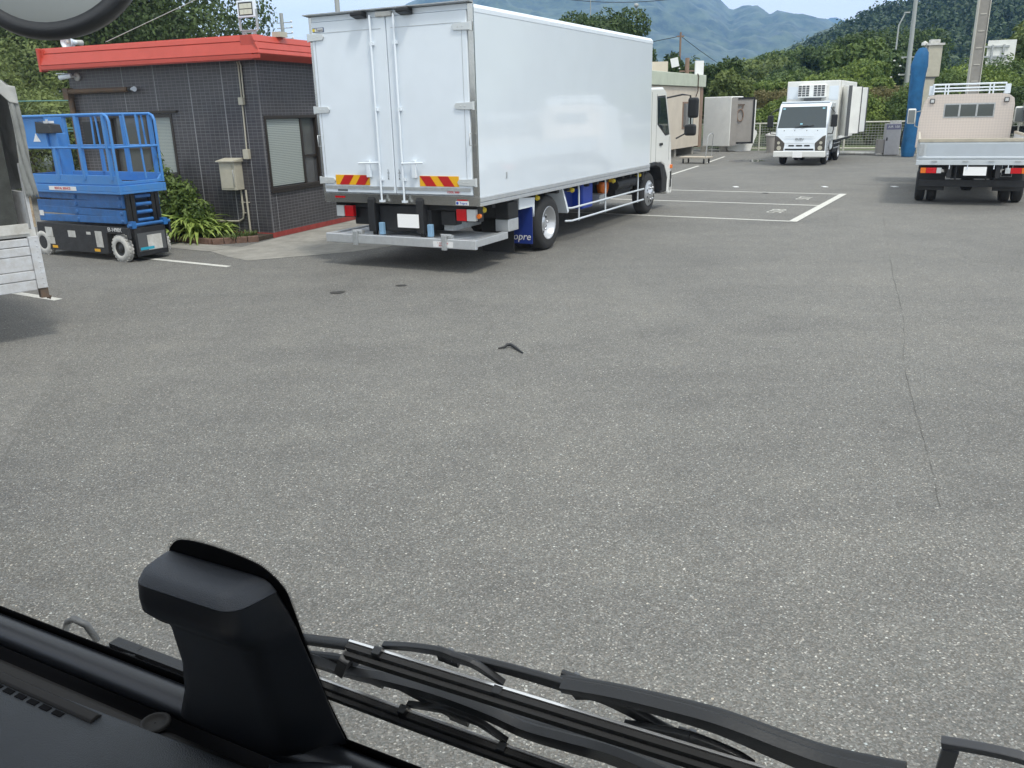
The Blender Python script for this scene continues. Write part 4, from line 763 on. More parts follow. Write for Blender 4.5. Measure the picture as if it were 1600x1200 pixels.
# ------------------------------------------------------------------ flatbed truck seen from behind
fb_ = thing('flatbed_truck', 'white flatbed truck with cream headboard seen from behind at right', 'truck', (9.185, 16.927, 0), 25.2)
m = MB(); m.bx(-1.0, 1.05, -.012, .03, .90, 1.235); m.build('tailgate', 'bedwhite', fb_, bevel=.006)
m = MB(); m.bx(-.86, 1.05, -.018, -.0125, .975, 1.20); m.build('tailgate_panel', P('tailgate_inset', (.52, .57, .62), .35, .2, var=.1, vs=2), fb_)
m = MB(); m.bx(-1.0, 1.05, -.03, -.0125, .935, .965); m.bx(-.93, 1.05, -.028, -.019, .955, .962); m.build('tailgate_ridge', 'white', fb_, bevel=.003)
MB().bx(-1.02, 1.07, -.02, .05, 1.236, 1.305).build('tailgate_cap', P('wood_cap', (.52, .47, .38), .6, var=.2), fb_, bevel=.008)
MB().bx(-1.03, 1.07, -.035, .06, .80, .895).build('rear_beam', 'bedwhite', fb_, bevel=.006)
m = MB(); m.bx(-1.03, -1.0, .05, 4.9, .90, 1.235); m.bx(1.05, 1.08, .05, 4.9, .90, 1.235); m.build('side_gate', 'bedwhite', fb_)
for s in (-1.035, 1.055): MB().bx(s, s + .045, .05, 5.0, 1.236, 1.29).build('gate_cap', 'wood_cap' if 'wood_cap' in M else bpy.data.materials['wood_cap'], fb_)
MB().bx(-1.0, 1.05, .03, 5.0, .86, .90).build('load_bed', 'bedcream', fb_)
for x in (-.70, -.15, .30, .75): MB().bx(x - .05, x + .05, -.048, -.036, .86, .885).build('gate_latch', 'galv', fb_)
for x in (-1.0,): MB().bx(x, x + .09, -.05, -.036, .98, 1.20).build('corner_latch', 'galv', fb_)
# headboard: rounded top cream panel with three-pane window
hp = [(-1.08, .9), (-1.06, 1.6), (-.98, 2.0), (-.93, 2.08), (-.84, 2.145), (-.70, 2.165), (.70, 2.165), (.86, 2.13), (.97, 2.05), (1.0, 1.9), (1.0, .9)]
dp, nn, pp = nmat('headboard_plate'); L_ = nn.links.new
tcn = nn.nodes.new('ShaderNodeTexCoord'); wv = nn.nodes.new('ShaderNodeTexChecker'); wv.inputs['Scale'].default_value = 22; wv.inputs['Color1'].default_value = (.60, .535, .485, 1); wv.inputs['Color2'].default_value = (.55, .49, .45, 1)
mp_ = nn.nodes.new('ShaderNodeMapping'); mp_.inputs['Rotation'].default_value = (0, R(45), 0); L_(tcn.outputs['Object'], mp_.inputs[0]); L_(mp_.outputs[0], wv.inputs[0]); L_(wv.outputs[0], pp.inputs[0]); pp.inputs['Roughness'].default_value = .5
hb = MB().prism(hp, 5.2, 5.25, 'y').build('headboard', dp, fb_, bevel=.006)
MB().bx(-.50, .56, 5.185, 5.198, 1.64, 1.92).build('rear_window', glassm('rear_glass', (.07, .08, .08), .1), hb, bevel=.03); MB().bx(-.53, .59, 5.193, 5.1985, 1.61, 1.95).build('window_seal', 'galv', hb, bevel=.04)
m = MB(); m.bx(-.20, -.16, 5.178, 5.184, 1.64, 1.92); m.bx(.18, .22, 5.178, 5.184, 1.64, 1.92); m.build('window_bar', 'galv', hb)
for x in (-.86, .76): q = MB().bx(x, x + .11, 5.17, 5.198, 1.96, 2.07).build('work_light', 'shadegrey', hb, bevel=.006); MB().bx(x + .02, x + .09, 5.164, 5.169, 1.98, 2.05).build('lens', 'clearlens', q)
m = MB()
for z in (2.24, 2.31, 2.40): m.tube([(-.80, 5.23, z), (.76, 5.23, z)], .018, 8)
m.tube([(-.80, 5.23, 2.40), (-.82, 5.6, 2.40)], .018, 8); m.tube([(.76, 5.23, 2.40), (.78, 5.6, 2.40)], .018, 8); m.tube([(-.82, 5.6, 2.40), (.78, 5.6, 2.40)], .018, 8)
for x in (-.80, -.55, -.48, .42, .50, .76): m.bx(x - .015, x + .015, 5.21, 5.25, 2.16, 2.40)
m.build('roof_rack', 'whitedoor', fb_)
for x, s in ((-.86, -1), (.82, 1)): MB().prism([(5.26, 2.15), (5.26, 2.38), (5.5, 2.30), (6.0, 2.15)], x - .05, x + .05, 'x').build('rack_bracket', 'whitedoor', fb_, bevel=.01)
m = MB(); m.prism([(5.30, .7), (5.30, 2.02), (5.5, 2.12), (6.3, 2.12), (6.6, 1.95), (6.9, 1.2), (6.95, .35), (6.2, .35)], -.93, .93, 'x'); cb2 = m.build('cab', 'cabwhite', fb_, bevel=.04)
for s in (-1, 1):
    MB().tube([(s * .93, 6.5, 1.8), (s * 1.15, 6.7, 1.75), (s * 1.15, 6.7, 1.4), (s * .93, 6.6, 1.3)], .014, 6).build('mirror_arm', 'dirtywhite', cb2)
    q = MB().bx(s * 1.25 - .10, s * 1.25 + .10, 6.62, 6.70, 1.45, 1.84).build('door_mirror', 'cabwhite', cb2, bevel=.03); MB().bx(s * 1.25 - .08, s * 1.25 + .08, 6.612, 6.619, 1.48, 1.80).build('mirror_glass', 'mirrorg', q)
m = MB(); m.bx(-.45, -.37, -.0, 5, .55, .80); m.bx(.40, .48, 0, 5, .55, .80); m.bx(-.95, .98, .15, 4.9, .76, .797)
for k in range(8): m.bx(-.95, .98, .3 + k * .6, .36 + k * .6, .70, .76)
m.tube([(-.9, 1.35, .35), (.9, 1.35, .35)], .06, 10); m.lathe([(-.14, .05), (-.08, .16), (.08, .16), (.14, .05)], (0, 1.35, .35), 14, 'x'); m.bx(-.36, .38, .5, .9, .5, .7); m.build('chassis', 'dark', fb_)
for xo, s in ((1.0, 1), (-.98, -1)): wheel(fb_, xo, 1.0, .33, .33, .19, s, dual=True); wheel(fb_, xo - s * .05, 6.1, .33, .33, .19, s)
MB().bx(-.93, .96, .20, .26, .36, .50).build('rear_bumper', 'dark', fb_, bevel=.008)
for x in (-.95, .42): MB().bx(x, x + .50, .55, .56, .26, .62).build('mud_flap', 'black', fb_)
m = MB()
for x in (-.30, -.62 + .86, .40): m.bx(x, x + .03, .1, .13, .5, .80)
m.build('bumper_stay', 'dark', fb_)
for s in (-1, 1):
    x0 = -.93 if s < 0 else .56
    seq = [('orange', .10), ('redlens', .19), ('clearlens', .09)]; seq = seq if s < 0 else seq[::-1]; xx = x0
    for nm, wd in seq: MB().bx(xx, xx + wd - .004, -.02, .05, .64, .745).build('tail_light', nm, fb_, bevel=.004); xx += wd
MB().bx(-.16, .24, -.02, -.012, .60, .765).build('license_plate', 'whiteplate', fb_)
m = MB(); m.tube([(.50, .0, .80), (.50, 0, .58), (.68, 0, .58), (.68, 0, .80)], .006, 6, cap=False); m.build('step_ring', 'galv', fb_)
for x in (-.42, -.10, .36, .60): MB().bx(x - .008, x + .008, -.03, -.02, .72, .80).build('rope_hook', 'whitedoor', fb_)

# ------------------------------------------------------------------ prefab office, container, panels
po = thing('site_cabin', 'cream prefabricated site cabin behind the box truck cab', 'cabin', (8.95, 40.0, 0), 29)
# right side wall is at x = 0, running back to y negative (towards the camera)
MB().bx(-2.3, 0, -9.0, -.42, .35, 2.85).build('wall', 'cream', po); MB().bx(-2.3, .02, -.41, -.0, .28, 2.86).build('corner_post', 'brown', po)
MB().bx(-2.4, .10, -9.1, .12, 2.87, 3.38).build('roof_fascia', 'greenbeige', po, bevel=.02)
m = MB()
for y in (-8.5, -6, -3.5, -1): m.bx(-2.2, -.1, y, y + .25, 0, .349)
m.build('support_block', 'concrete', po)
w_ = MB().bx(0.001, .03, -2.9, -1.35, 1.15, 2.25).build('window', 'brown', po); MB().bx(.031, .036, -2.82, -1.42, 1.22, 2.18).build('pane', 'winglass', w_); MB().bx(.037, .041, -2.05, -1.50, 1.22, 2.18).build('curtain', 'blind', w_)
MB().tube([(.12, -1.3, 3.40), (.14, -1.2, 3.3), (.13, -1.2, 2.7), (.05, -1.2, 2.45)], .025, 6).build('cable_loop', 'rust', po)
m = MB().bx(-.9, .1, 0, .08, 0, 1, Matrix.Translation((8.95, 40.2, 2.75)) @ Matrix.Rotation(R(20), 4, 'Z') @ Matrix.Diagonal((.42, 1, 1.25, 1))).build('roof_sign', 'lettering'); tag(m, 'narrow white upright sign above the corner of the cream cabin', 'sign')
m = MB(); m.bx(-.5, .5, -.4, .4, 0, .45); o = m.build('roof_unit', 'cream'); o.location = (6.3, 37.5, 3.4); tag(o, 'boxy cream rooftop unit left of the cabin roof behind the truck', 'roof unit')
ra = thing('roof_antenna', 'brown pole mast with white tilted board above the cream cabin roof', 'antenna', (8.5, 41.5, 0), 10)
MB().tube([(0, 0, 3.0), (0, 0, 4.2)], .10, 8).bx(-.35, .35, -.03, .03, 3.6, 3.66).build('mast', 'brown', ra); MB().bx(.1, .45, -.05, -.02, 3.85, 4.25, Matrix.Rotation(R(-12), 4, 'Y')).build('board', 'lettering', ra)
for x in (-.35, .62): MB().lathe([(-.04, .001), (0, .05), (.04, .001)], (x, 0, 3.75), 10, 'z').build('lamp_globe', 'lettering', ra)
ct = thing('cold_box', 'white insulated container body standing on blocks right of the cream cabin', 'container', (10.33, 40.25, 0), 29)
MB().bx(-1.50, 0, -.0, .95, .25, 2.45, Matrix.Rotation(R(-20), 4, 'Z')).build('body', 'offwhite', ct, bevel=.03)
MB().bx(.003, .30, .02, .10, .3, 2.38, Matrix.Rotation(R(20), 4, 'Z')).build('door_frame', 'panelgrey', ct)
m = MB(); m.bx(-1.4, -1.1, .2, .5, 0, .25); m.bx(-.5, -.2, .2, .6, 0, .25); m.build('support_block', 'concrete', ct)
pd = thing('freezer_door', 'grey insulated door panel with black rubber edge and hanging hose', 'door panel', (10.86, 40.3, 0), 8)
m = MB(); m.bx(-.46, -.38, -.05, .05, .36, 2.40); m.bx(.48, .56, -.05, .05, .36, 2.40); m.bx(-.38, .48, -.05, .05, 2.32, 2.40); m.bx(-.38, .48, -.05, .05, .36, .44); m.build('rubber_edge', 'black', pd); MB().bx(-.38, .48, -.02, .04, .44, 2.32).build('panel', 'panelgrey', pd)
MB().bx(.562, .61, -.04, .05, .4, 2.28).build('side_trim', 'offwhite', pd)
MB().tube([(-.08 + .14 * math.cos(t), -.06, 1.62 + .26 * math.sin(t)) for t in [k * 6.283 / 20 for k in range(20)]], .025, 6, closed=True).tube([(.0, -.06, 1.88), (.04, -.06, 2.08)], .02, 6).build('hose', 'brown', pd); MB().bx(-.3, .1, -.08, -.05, 2.05, 2.10).build('bracket', 'rust', pd)
wb = MB().prism([(-1.35, .38), (-1.0, .12), (-.35, -.0), (.22, .02), (.50, .80), (.46, .92), (.22, 1.05), (-1.0, 1.0)], 0, .05, 'y').build('white_board', 'offwhite'); wb.location = (11.22, 40.66, 0); wb.rotation_euler = (R(-6), 0, R(-8)); tag(wb, 'white cut board leaning below the grey freezer door', 'board')
tr = thing('platform_trolley', 'wooden platform trolley with folding handle beside the cream cabin', 'trolley', (7.15, 32.6, 0), 10)
q = Matrix.Rotation(R(-28), 4, 'Z')
MB().bx(-.55, .55, -.3, .3, .20, .25, q).build('deck', 'wood', tr, bevel=.01)
for i, (x, y) in enumerate(((-.42, -.22), (.42, -.22), (-.42, .22), (.42, .22))): v_ = q @ Vector((x, y, 0)); MB().lathe([(-.03, .05), (-.02, .09), (.02, .09), (.03, .05)], (v_.x, v_.y, .09), 14, 'x').build('wheel', 'black', tr); 
MB().tube([q @ Vector(p) for p in ((.5, -.25, .25), (.55, -.22, 1.0), (.58, -.1, 1.08), (.58, .1, 1.08), (.55, .22, 1.0), (.5, .25, .25))], .014, 8).build('handle', 'galv', tr)
bn = thing('waste_bin', 'round grey lidded bin by the fence behind the refrigerated truck', 'bin', (11.9, 38.9, 0), 0)
MB().lathe([(0, .20), (.70, .27), (.72, .27), (.72, .001)], (0, 0, 0), 20, 'z').build('body', 'panelgrey', bn); MB().lathe([(.725, .30), (.78, .30), (.86, .12), (.86, .001)], (0, 0, 0), 20, 'z').build('lid', 'dirtywhite', bn)
dsp = thing('coin_vacuum', 'grey cabinet machine with purple panel and coiled hose at the fence', 'machine', (15.35, 34.6, 0), 12)
MB().bx(-.28, .28, -.2, .2, .03, 1.22).build('cabinet', P('machine_grey', (.42, .42, .44), .5, var=.1), dsp, bevel=.02); MB().bx(-.27, .26, -.206, -.201, 1.0, 1.2).build('display_panel', P('machine_purple', (.17, .17, .26), .4), dsp); text('panel_lettering', 'AIR 100', .13, 'lettering', dsp, (0, -.208, 1.1), (1, 0, 0), (0, 0, 1), .002)
MB().bx(-.10, .28, -.15, .15, 1.221, 1.33).build('top_box', 'dirtywhite', dsp, bevel=.01); MB().bx(-.55, -.29, -.15, .15, .1, .62).build('side_box', 'panelgrey', dsp, bevel=.01); MB().bx(-.24, -.19, -.21, -.205, .58, .70).build('handle', 'black', dsp)
m = MB()
for k in range(3): m.tube([(.42 + .10 * math.cos(t), -.1 - k * .04, .62 + (.36 - k * .05) * math.sin(t)) for t in [j * 6.283 / 20 for j in range(20)]], .022, 6, closed=True)
m.build('hose', 'black', dsp)
for i, (x, z) in enumerate(((-1.0, 1.05), (-1.6, 1.0))): o = MB().bx(-.04, .04, -.02, .02, 0, .3).bx(-.1, -.04, -.02, .02, -.02, .1).build('tap_fitting', 'lettering'); o.location = (15.2 + x, 35.9 - x * .35, z - .15); tag(o, 'small white fitting on the fence ' + ('next to the grey machine' if i == 0 else 'nearer the refrigerated truck'), 'fitting')
o = MB().tube([(14.95, 35.0, .06), (13.3, 36.2, .07)], .07, 8).build('fallen_pipe', 'dirtywhite'); tag(o, 'pale pipe lying on the ground along the fence foot', 'pipe')
# blue wrapped column and cream sign column, pole
bt = MB(); secs = []
for (z, rx, ry, dx) in ((.02, .22, .2, -.03), (.3, .27, .23, -.03), (.9, .27, .25, -.01), (1.6, .24, .24, 0), (2.4, .25, .24, .0), (3.0, .27, .25, .0), (3.3, .31, .26, .0), (3.45, .28, .25, .02), (3.75, .22, .2, .06), (3.9, .13, .12, .07), (3.93, .02, .02, .07)):
    secs.append([(dx + rx * math.cos(t) * (1 + .05 * math.sin(5 * t + z * 3)), ry * math.sin(t) * (1 + .05 * math.sin(4 * t + z * 2)), z) for t in [k * 6.283 / 24 for k in range(24)]])
bt.loft(secs); o = bt.build('wrapped_column', 'tarp'); o.location = (15.50, 33.3, 0); tag(o, 'tall column wrapped in blue tarpaulin behind the flatbed truck', 'wrapped column')
cc = thing('sign_column', 'cream square steel column with conduit behind the blue wrapped column', 'column', (17.05, 35.6, 0), 12)
MB().bx(-.22, .30, -.2, .2, 2.95, 4.12).build('upper_box', 'girder' if False else 'beige', cc, bevel=.02); MB().bx(-.22, .16, -.16, .16, 0, 2.949).build('shaft', 'beige', cc, bevel=.02); MB().bx(-.30, .36, -.25, .25, 4.125, 4.2).bx(-.15, .2, -.15, .15, 4.2, 4.34).build('cap', 'dirtywhite', cc)
MB().tube([(-.28, -.1, 0), (-.28, -.1, 4.1)], .04, 8).build('conduit', 'galv', cc); MB().bx(-.26, -.21 + .4, -.19, .19, 2.9, 2.945).build('collar', 'shadegrey', cc); MB().lathe([(0, .13), (.1, .12), (.17, .001)], (-.33, 0, 4.14), 12, 'z').build('beacon', 'dirtywhite', cc)
up = thing('utility_pole', 'thick concrete utility pole with pale edges behind the flatbed truck', 'utility pole', (16.72, 31.6, 0), 15)
MB().bx(-.165, .165, -.12, .12, 0, 11).build('shaft', 'pole', up); m = MB(); m.bx(-.19, -.166, -.15, .15, 0, 11); m.bx(.166, .19, -.15, .15, 0, 11); m.build('edge_flange', 'poleedge', up)
m = MB()
for k in range(18): m.bx(-.10, .10, -.135, -.121, 1.0 + k * .55, 1.03 + k * .55)
m.build('step_band', 'poleedge', up)
# fence
fn = thing('pipe_fence', 'low cream pipe and mesh fence along the far yard edge', 'fence', (0, 0, 0), 0)
FP = [(6.0, 44.2), (11.9, 40.9), (16.9, 38.3), (30.0, 32.2), (44.0, 26.0)]
rl = MB(); me_ = MB()
for i in range(len(FP) - 1):
    p, q = Vector(FP[i]), Vector(FP[i + 1]); n = max(1, round((q - p).length / 1.9)); d = (q - p) / n
    for k in range(n):
        a = p + d * k; MB().tube([(a.x, a.y, 0), (a.x, a.y, 1.24)], .045, 8).build('post', 'fencem', fn)
    for z in (1.22, .1): rl.tube([(p.x, p.y, z), (q.x, q.y, z)], .035, 8)
    for k in range(9): me_.tube([(p.x, p.y, .2 + k * .11), (q.x, q.y, .2 + k * .11)], .010, 4)
    nv = int((q - p).length / .12)
    for k in range(nv): a = p + (q - p) * (k / nv); me_.bx(a.x - .006, a.x + .006, a.y - .006, a.y + .006, .1, 1.2)
rl.build('rail', 'fencem', fn); me_.build('wire_mesh', 'fencemesh', fn)

# ------------------------------------------------------------------ dark van behind the flatbed
vn = thing('parked_van', 'dark van parked beyond the flatbed truck at the right edge', 'van', (13.9, 21.8, 0), 25)
body = MB().prism([(-2.1, .35), (-2.15, .95), (-1.95, 1.85), (-1.7, 1.96), (.6, 1.98), (1.35, 1.25), (2.1, 1.0), (2.2, .6), (2.15, .3)], -.85, .85, 'x').build('body', P('van_body', (.06, .08, .10), .2, .2, coat=.8), vn, bevel=.06, seg=3)
MB().bx(-.68, .68, -2.06, -2.0, 1.2, 1.75).build('rear_window', 'glass', vn, bevel=.03)
for s in (-1, 1): MB().prism([(-1.85, 1.15), (-1.75, 1.72), (.45, 1.75), (1.0, 1.2)], s * .852 if s > 0 else -.858, .858 if s > 0 else -.852, 'x').build('side_window', 'glass', vn)
for y in (-1.3, 1.35):
    for xo, s in ((.86, 1), (-.86, -1)): wheel(vn, xo, y, .33, .33, .2, s, dish=.03)
for s in (-1, 1): MB().bx(s * .75 - .08, s * .75 + .08, -2.17, -2.13, .85, 1.15).build('tail_light', 'redlens', vn); MB().bx(s * .98 - .1, s * .98 + .1, .75, .83, 1.15, 1.35).build('door_mirror', 'black', vn, bevel=.02)

# ------------------------------------------------------------------ vegetation and far background
rng = random.Random(11)
# left: trees and bushes behind the office
tree(-18.7, 36.0, 14.6, 10.5, 1.0, 'broad dark evergreen tree rising behind the office and floodlight', 'dark', .095, 110000, nb=40, seed=21)
tree(-19.5, 31.0, 9, 7.0, .6, 'leafy green tree behind the horn loudspeaker at upper left', 'mid', .085, 42000, nb=26, seed=22)
tree(-10.9, 27.0, 3.2, 3.3, .4, 'bushy dark tree close behind the office roof', 'mid', .075, 18000, nb=16, seed=23)
def bush(x, y, w, h, label, mat='mid', leaf=.1, n=5000, d=None, seed=1, z=0, name='bush', cat='bush', group=None, nb=12, rot=0):
    t = thing(name, label, cat, (x, y, z), rot, group)
    foliage('foliage', blobs_for(random.Random(seed), w, h, d or w, nb, 0, .5), leaf, n, LF[mat], t, seed)
    st = MB()
    for k in range(5): a = k * 1.25; st.tube([(0, 0, -.1), (math.cos(a) * w * .2, math.sin(a) * (d or w) * .2, h * .6)], [.05, .015], 6)
    st.build('stem', 'bark', t); return t
bush(-12.6, 23.4, 5.4, 3.0, 'bright green bush seen through the rails of the scissor lift', 'olive', .055, 26000, seed=31)
bush(-15.2, 25.2, 4.6, 4.4, 'tall olive bush at the left behind the canvas truck', 'olive', .06, 24000, seed=32)
bush(-10.2, 25.6, 3.6, 3.4, 'green bush behind the left corner of the office', 'mid', .06, 16000, seed=33)
# viaduct at far left
vd = thing('viaduct', 'pale green elevated road girder in the upper left corner', 'viaduct', (-25, 46, 0), 0)
MB().bx(-30, 7.5, -4, 4, 5.75, 7.6).build('girder', 'girder', vd); MB().bx(-30, 7.2, -3.5, 3.5, 5.35, 5.74).build('girder_flange', 'girderlow', vd)
MB().bx(-4.5, -.6, -2, 2, 0, 5.3).build('pier', 'concrete', vd); MB().bx(-30, 6, 3.9, 4.2, 3.8, 5.3).build('shade_panel', 'shadegrey', vd)
for k in range(6): MB().bx(-22 + k * 5.2, -21.8 + k * 5.2, -4.06, -4.0, 5.75, 7.6).build('stiffener', 'girder', vd)
o = MB().tube([(-22.6, 41, 0), (-23.6, 41, 9)], .09, 8).build('steel_post', 'lamppole'); tag(o, 'slim pale steel post before the green girder', 'post')
# teal wires left of office
for i, z in enumerate((2.42, 2.12, 1.86, 1.80)):
    o = MB().tube([(-16, 22.0, z + .15), (-7.5, 17.9, z)], .012, 5).build('wire', 'teal'); tag(o, ['topmost', 'second', 'third', 'lowest'][i] + ' teal wire crossing the trees left of the office', 'wire', 'teal wires left of the office')
# poles against sky at left and centre
up2 = thing('power_pole', 'thin power pole with insulators beyond the roof left of the truck', 'power pole', (-10.95, 45, 0), 20)
MB().tube([(0, 0, 0), (0, 0, 6.9)], .09, 8).build('shaft', 'lamppole', up2)
for z in (6.45, 6.2, 5.95, 5.7): MB().bx(-.3, .55, -.03, .03, z, z + .03).build('crossarm', 'lamppole', up2); 
for z in (6.45, 6.2, 5.95, 5.7): MB().lathe([(0, .03), (.05, .055), (.1, .03), (.1, .001)], (.55, 0, z), 8, 'z').build('insulator', 'lettering', up2)
o = thing('power_pole', 'grey pole rising behind the left end of the box truck roof', 'power pole', (-3.73, 20.6, 0), 0)
MB().tube([(0, 0, 0), (0, 0, 8)], .055, 10).build('shaft', 'lamppole', o); MB().bx(.02, .5, -.02, .02, 4.55, 4.6).build('crossarm', 'lamppole', o)
o = MB().bx(-.3, .3, -.3, .3, 0, 3.3).build('roof_cabinet', 'alu'); o.location = (-1.9, 23.5, 0); tag(o, 'small grey blue unit peeping over the roof edge beside the truck', 'cabinet')
# centre: tree behind box truck, slim lamp posts
tree(6.4, 60.5, 7.5, 8.7, 1.5, 'rounded dark tree showing above the box truck roof', 'dark', .12, 34000, nb=26, seed=41)
tree(8.6, 61.5, 4.0, 7.0, 1.2, 'smaller green tree right of the one above the truck roof', 'mid', .12, 13000, nb=14, seed=42)
for x, y, h, lb in ((9.08, 62.0, 8.55, 'slim lamp post with globe top right of the truck roof tree'), (6.35, 66, 12, 'very thin pole left of the lamp post above the truck roof')):
    o = thing('lamp_post', lb, 'lamp post', (x, y, 0), 0); MB().tube([(0, 0, 0), (0, 0, h)], .035, 6).build('shaft', 'lamppole', o)
    MB().lathe([(0, .05), (.1, .16), (.25, .14), (.3, .001)], (0, 0, h), 10, 'z').build('lamp_head', 'lamppole', o)
# trees right behind cabin
specs = [(8.9, 50.5, 3.0, 4.1, 'mid', 'green tree behind the left end of the cream cabin'), (10.3, 49.5, 3.2, 4.9, 'dark', 'dark tree behind the roof antenna'), (11.9, 48.5, 2.8, 4.7, 'dark', 'dark tree behind the white upright sign'), (11.5, 45.6, 2.3, 4.0, 'olive', 'yellowish green tree right of the white upright sign')]
for i, (x, y, w_, h, mt, lb) in enumerate(specs): tree(x, y, w_, h, .3, lb, mt, .10, 12000, 'trees behind the cream cabin', 12, 50 + i)
# clipped hedges (one per bush) on the bank
hd_ = []
for i in range(7):
    x = 14.4 + i * 1.25; hd_.append(bush(x, 53 - i * .2, 1.7, .95, ['leftmost', 'second', 'third', 'fourth', 'fifth', 'sixth', 'rightmost'][i] + ' rounded clipped shrub of the upper hedge row behind the yard', 'lime', .09, 1500, 1.6, 60 + i, 2.45, 'hedge_shrub', 'shrub', 'clipped shrubs of the hedge row', 6))
hh = MB().bx(0, 11, -.3, .3, 1.9, 2.75).build('hedge_core', LF['red']); hh.location = (13.2, 51.5, 0); hh.rotation_euler = (0, 0, R(-8)); hh.hide_render = False
root = thing('brown_hedge', 'long clipped brownish hedge below the rounded shrubs', 'hedge', (13.2, 51.2, 0), 8); hh.parent = root; hh.location = (0, .3, 0); hh.rotation_euler = (0, 0, 0); hh.name = 'hedge_body'
foliage('foliage', [(1.1 * k + .5, .1, 2.4, .8, .5, .52) for k in range(10)], .07, 9000, LF['red'], root, 71, .5, (.6, 1.05))
# bank terrain under the hedges
def terrain(name, xs, ys, fn, mat):
    nx, ny = len(xs), len(ys); v = [(x, y, fn(x, y)) for y in ys for x in xs]
    me = bpy.data.meshes.new(name); me.from_pydata(v, [], [(j * nx + i, j * nx + i + 1, (j + 1) * nx + i + 1, (j + 1) * nx + i) for j in range(ny - 1) for i in range(nx - 1)])
    me.materials.append(mat); me.polygons.foreach_set('use_smooth', [True] * len(me.polygons)); o = bpy.data.objects.new(name, me); COL.objects.link(o); return struct(o)
def sm(t): t = max(0, min(1, t)); return t * t * (3 - 2 * t)
terrain('bank', np.linspace(6, 90, 60), np.linspace(44, 75, 16), lambda x, y: -.05 + 2.2 * sm((y + (x - 12) * .45 - 48) / 8) * sm((x - 8) / 6) , LAND)
bs = [(14.4, 45.6, 3.2, 2.4, 'lime', 'bright bush between the freezer door and the refrigerated truck'), (18.6, 44.6, 4.0, 2.6, 'lime', 'bright green bush right of the refrigerated truck box'), (20.6, 42.6, 3.6, 2.5, 'mid', 'green bush left of the blue wrapped column'), (16.2, 47.5, 4, 2.9, 'mid', 'dark green bush behind the refrigerated truck'), (22.6, 44.5, 4, 2.6, 'lime', 'yellow green bush behind the blue wrapped column')]
for i, (x, y, w_, h, mt, lb) in enumerate(bs): bush(x, y, w_, h, lb, mt, .075, 12000, 2.6, 80 + i, -.1, group='bushes behind the fence')
tree(23.4, 60.5, 6.0, 4.9, .4, 'yellow green tree right of the refrigerated truck roof', 'lime', .11, 15000, nb=16, seed=92, z=0)
tree(20.6, 66, 6, 4.7, .4, 'mid green tree behind the refrigerated truck roof', 'mid', .13, 13000, nb=16, seed=93, z=0)
# mid distance trees
md = [(23.5, 90, 7, 6.0), (29.5, 100, 9, 7.7), (34, 108, 10, 8.6), (27.0, 84, 4.5, 5.6), (38.6, 108, 9, 9.6), (33.6, 92, 7, 8.2), (45, 118, 12, 10.5), (24.0, 104, 7, 5.6)]
for i, (x, y, w_, h) in enumerate(md): tree(x, y, w_, h, .5, ['pale green tree left of the dark rounded one in the middle distance', 'tall pale green tree above the hedge row', 'wide green tree in the middle distance above the refrigerated truck', 'small dark rounded tree right of the hedge trees', 'green tree under the foot of the wooded hill', 'dark tree between pale ones in the middle distance', 'large green tree left of the big rounded one', 'low pale tree at the left of the middle distance row'][i], ['olive', 'olive', 'mid', 'dark', 'mid', 'dark', 'mid', 'olive'][i], .20, 13000, 'middle distance trees', 18, 100 + i)
tree(38.8, 91, 11.5, 9.9, .5, 'large rounded dark tree left of the blue column', 'dark', .17, 36000, nb=40, seed=120)
tree(33.3, 86, 3.0, 6.6, .5, 'small yellowish tree at the left foot of the large rounded tree', 'lime', .22, 3000, nb=9, seed=121)
# bank of bushes right of the pole
rb = [(21.8, 44, 4.2, 3.6, 'mid'), (24.6, 46, 5, 4.0, 'lime'), (27.4, 50, 5, 4.3, 'mid'), (30.5, 52, 6, 4.6, 'olive'), (34.5, 54, 6, 5.0, 'dark'), (38, 50, 6, 5, 'mid'), (30, 44, 6, 3.1, 'dark'), (25.5, 41.5, 5, 2.8, 'dark'), (34, 46, 6, 3.6, 'mid')]
for i, (x, y, w_, h, mt) in enumerate(rb): bush(x, y, w_, h, ['green bush left of the utility pole foot', 'yellow green bush left of the utility pole', 'green bush right of the utility pole', 'olive bush under the road sign board', 'dark bush right of the road sign board', 'bush at the far right edge', 'dark low bush behind the flatbed truck rack', 'dark low bush left of the flatbed truck rack', 'green low bush above the parked van'][i], mt, .085, 13000, 3.4, 130 + i, -.1, group='bushes on the bank at right')
tree(24.5, 62, 4.5, 6.6, .5, 'conical green tree left of the utility pole', 'mid', .18, 6500, nb=14, seed=150); tree(34.2, 58, 5.5, 7.0, .5, 'yellow green tree right of the road sign board', 'olive', .2, 8000, nb=16, seed=151); tree(28.6, 68, 5, 6.4, .5, 'green tree behind the road sign board', 'dark', .2, 5000, nb=14, seed=152)
# elevated road with rails, far right of refrigerated truck
rv = thing('raised_road', 'grey raised road edge with dark rails before the large rounded tree', 'road deck', (31, 74, 0), -4)
MB().bx(-6, 12, -3, 3, 2.35, 2.95).build('deck', 'concrete', rv); m = MB()
for z in (3.3, 3.6, 3.9): m.tube([(-6, -3, z - .35), (12, -3, z + .4)], .05, 5)
m.build('rail', 'teal', rv)
for x in (-4, 0, 4, 8): MB().bx(x - .08, x + .08, -3.05, -2.95, 2.95, 4.0).build('post', 'teal', rv)
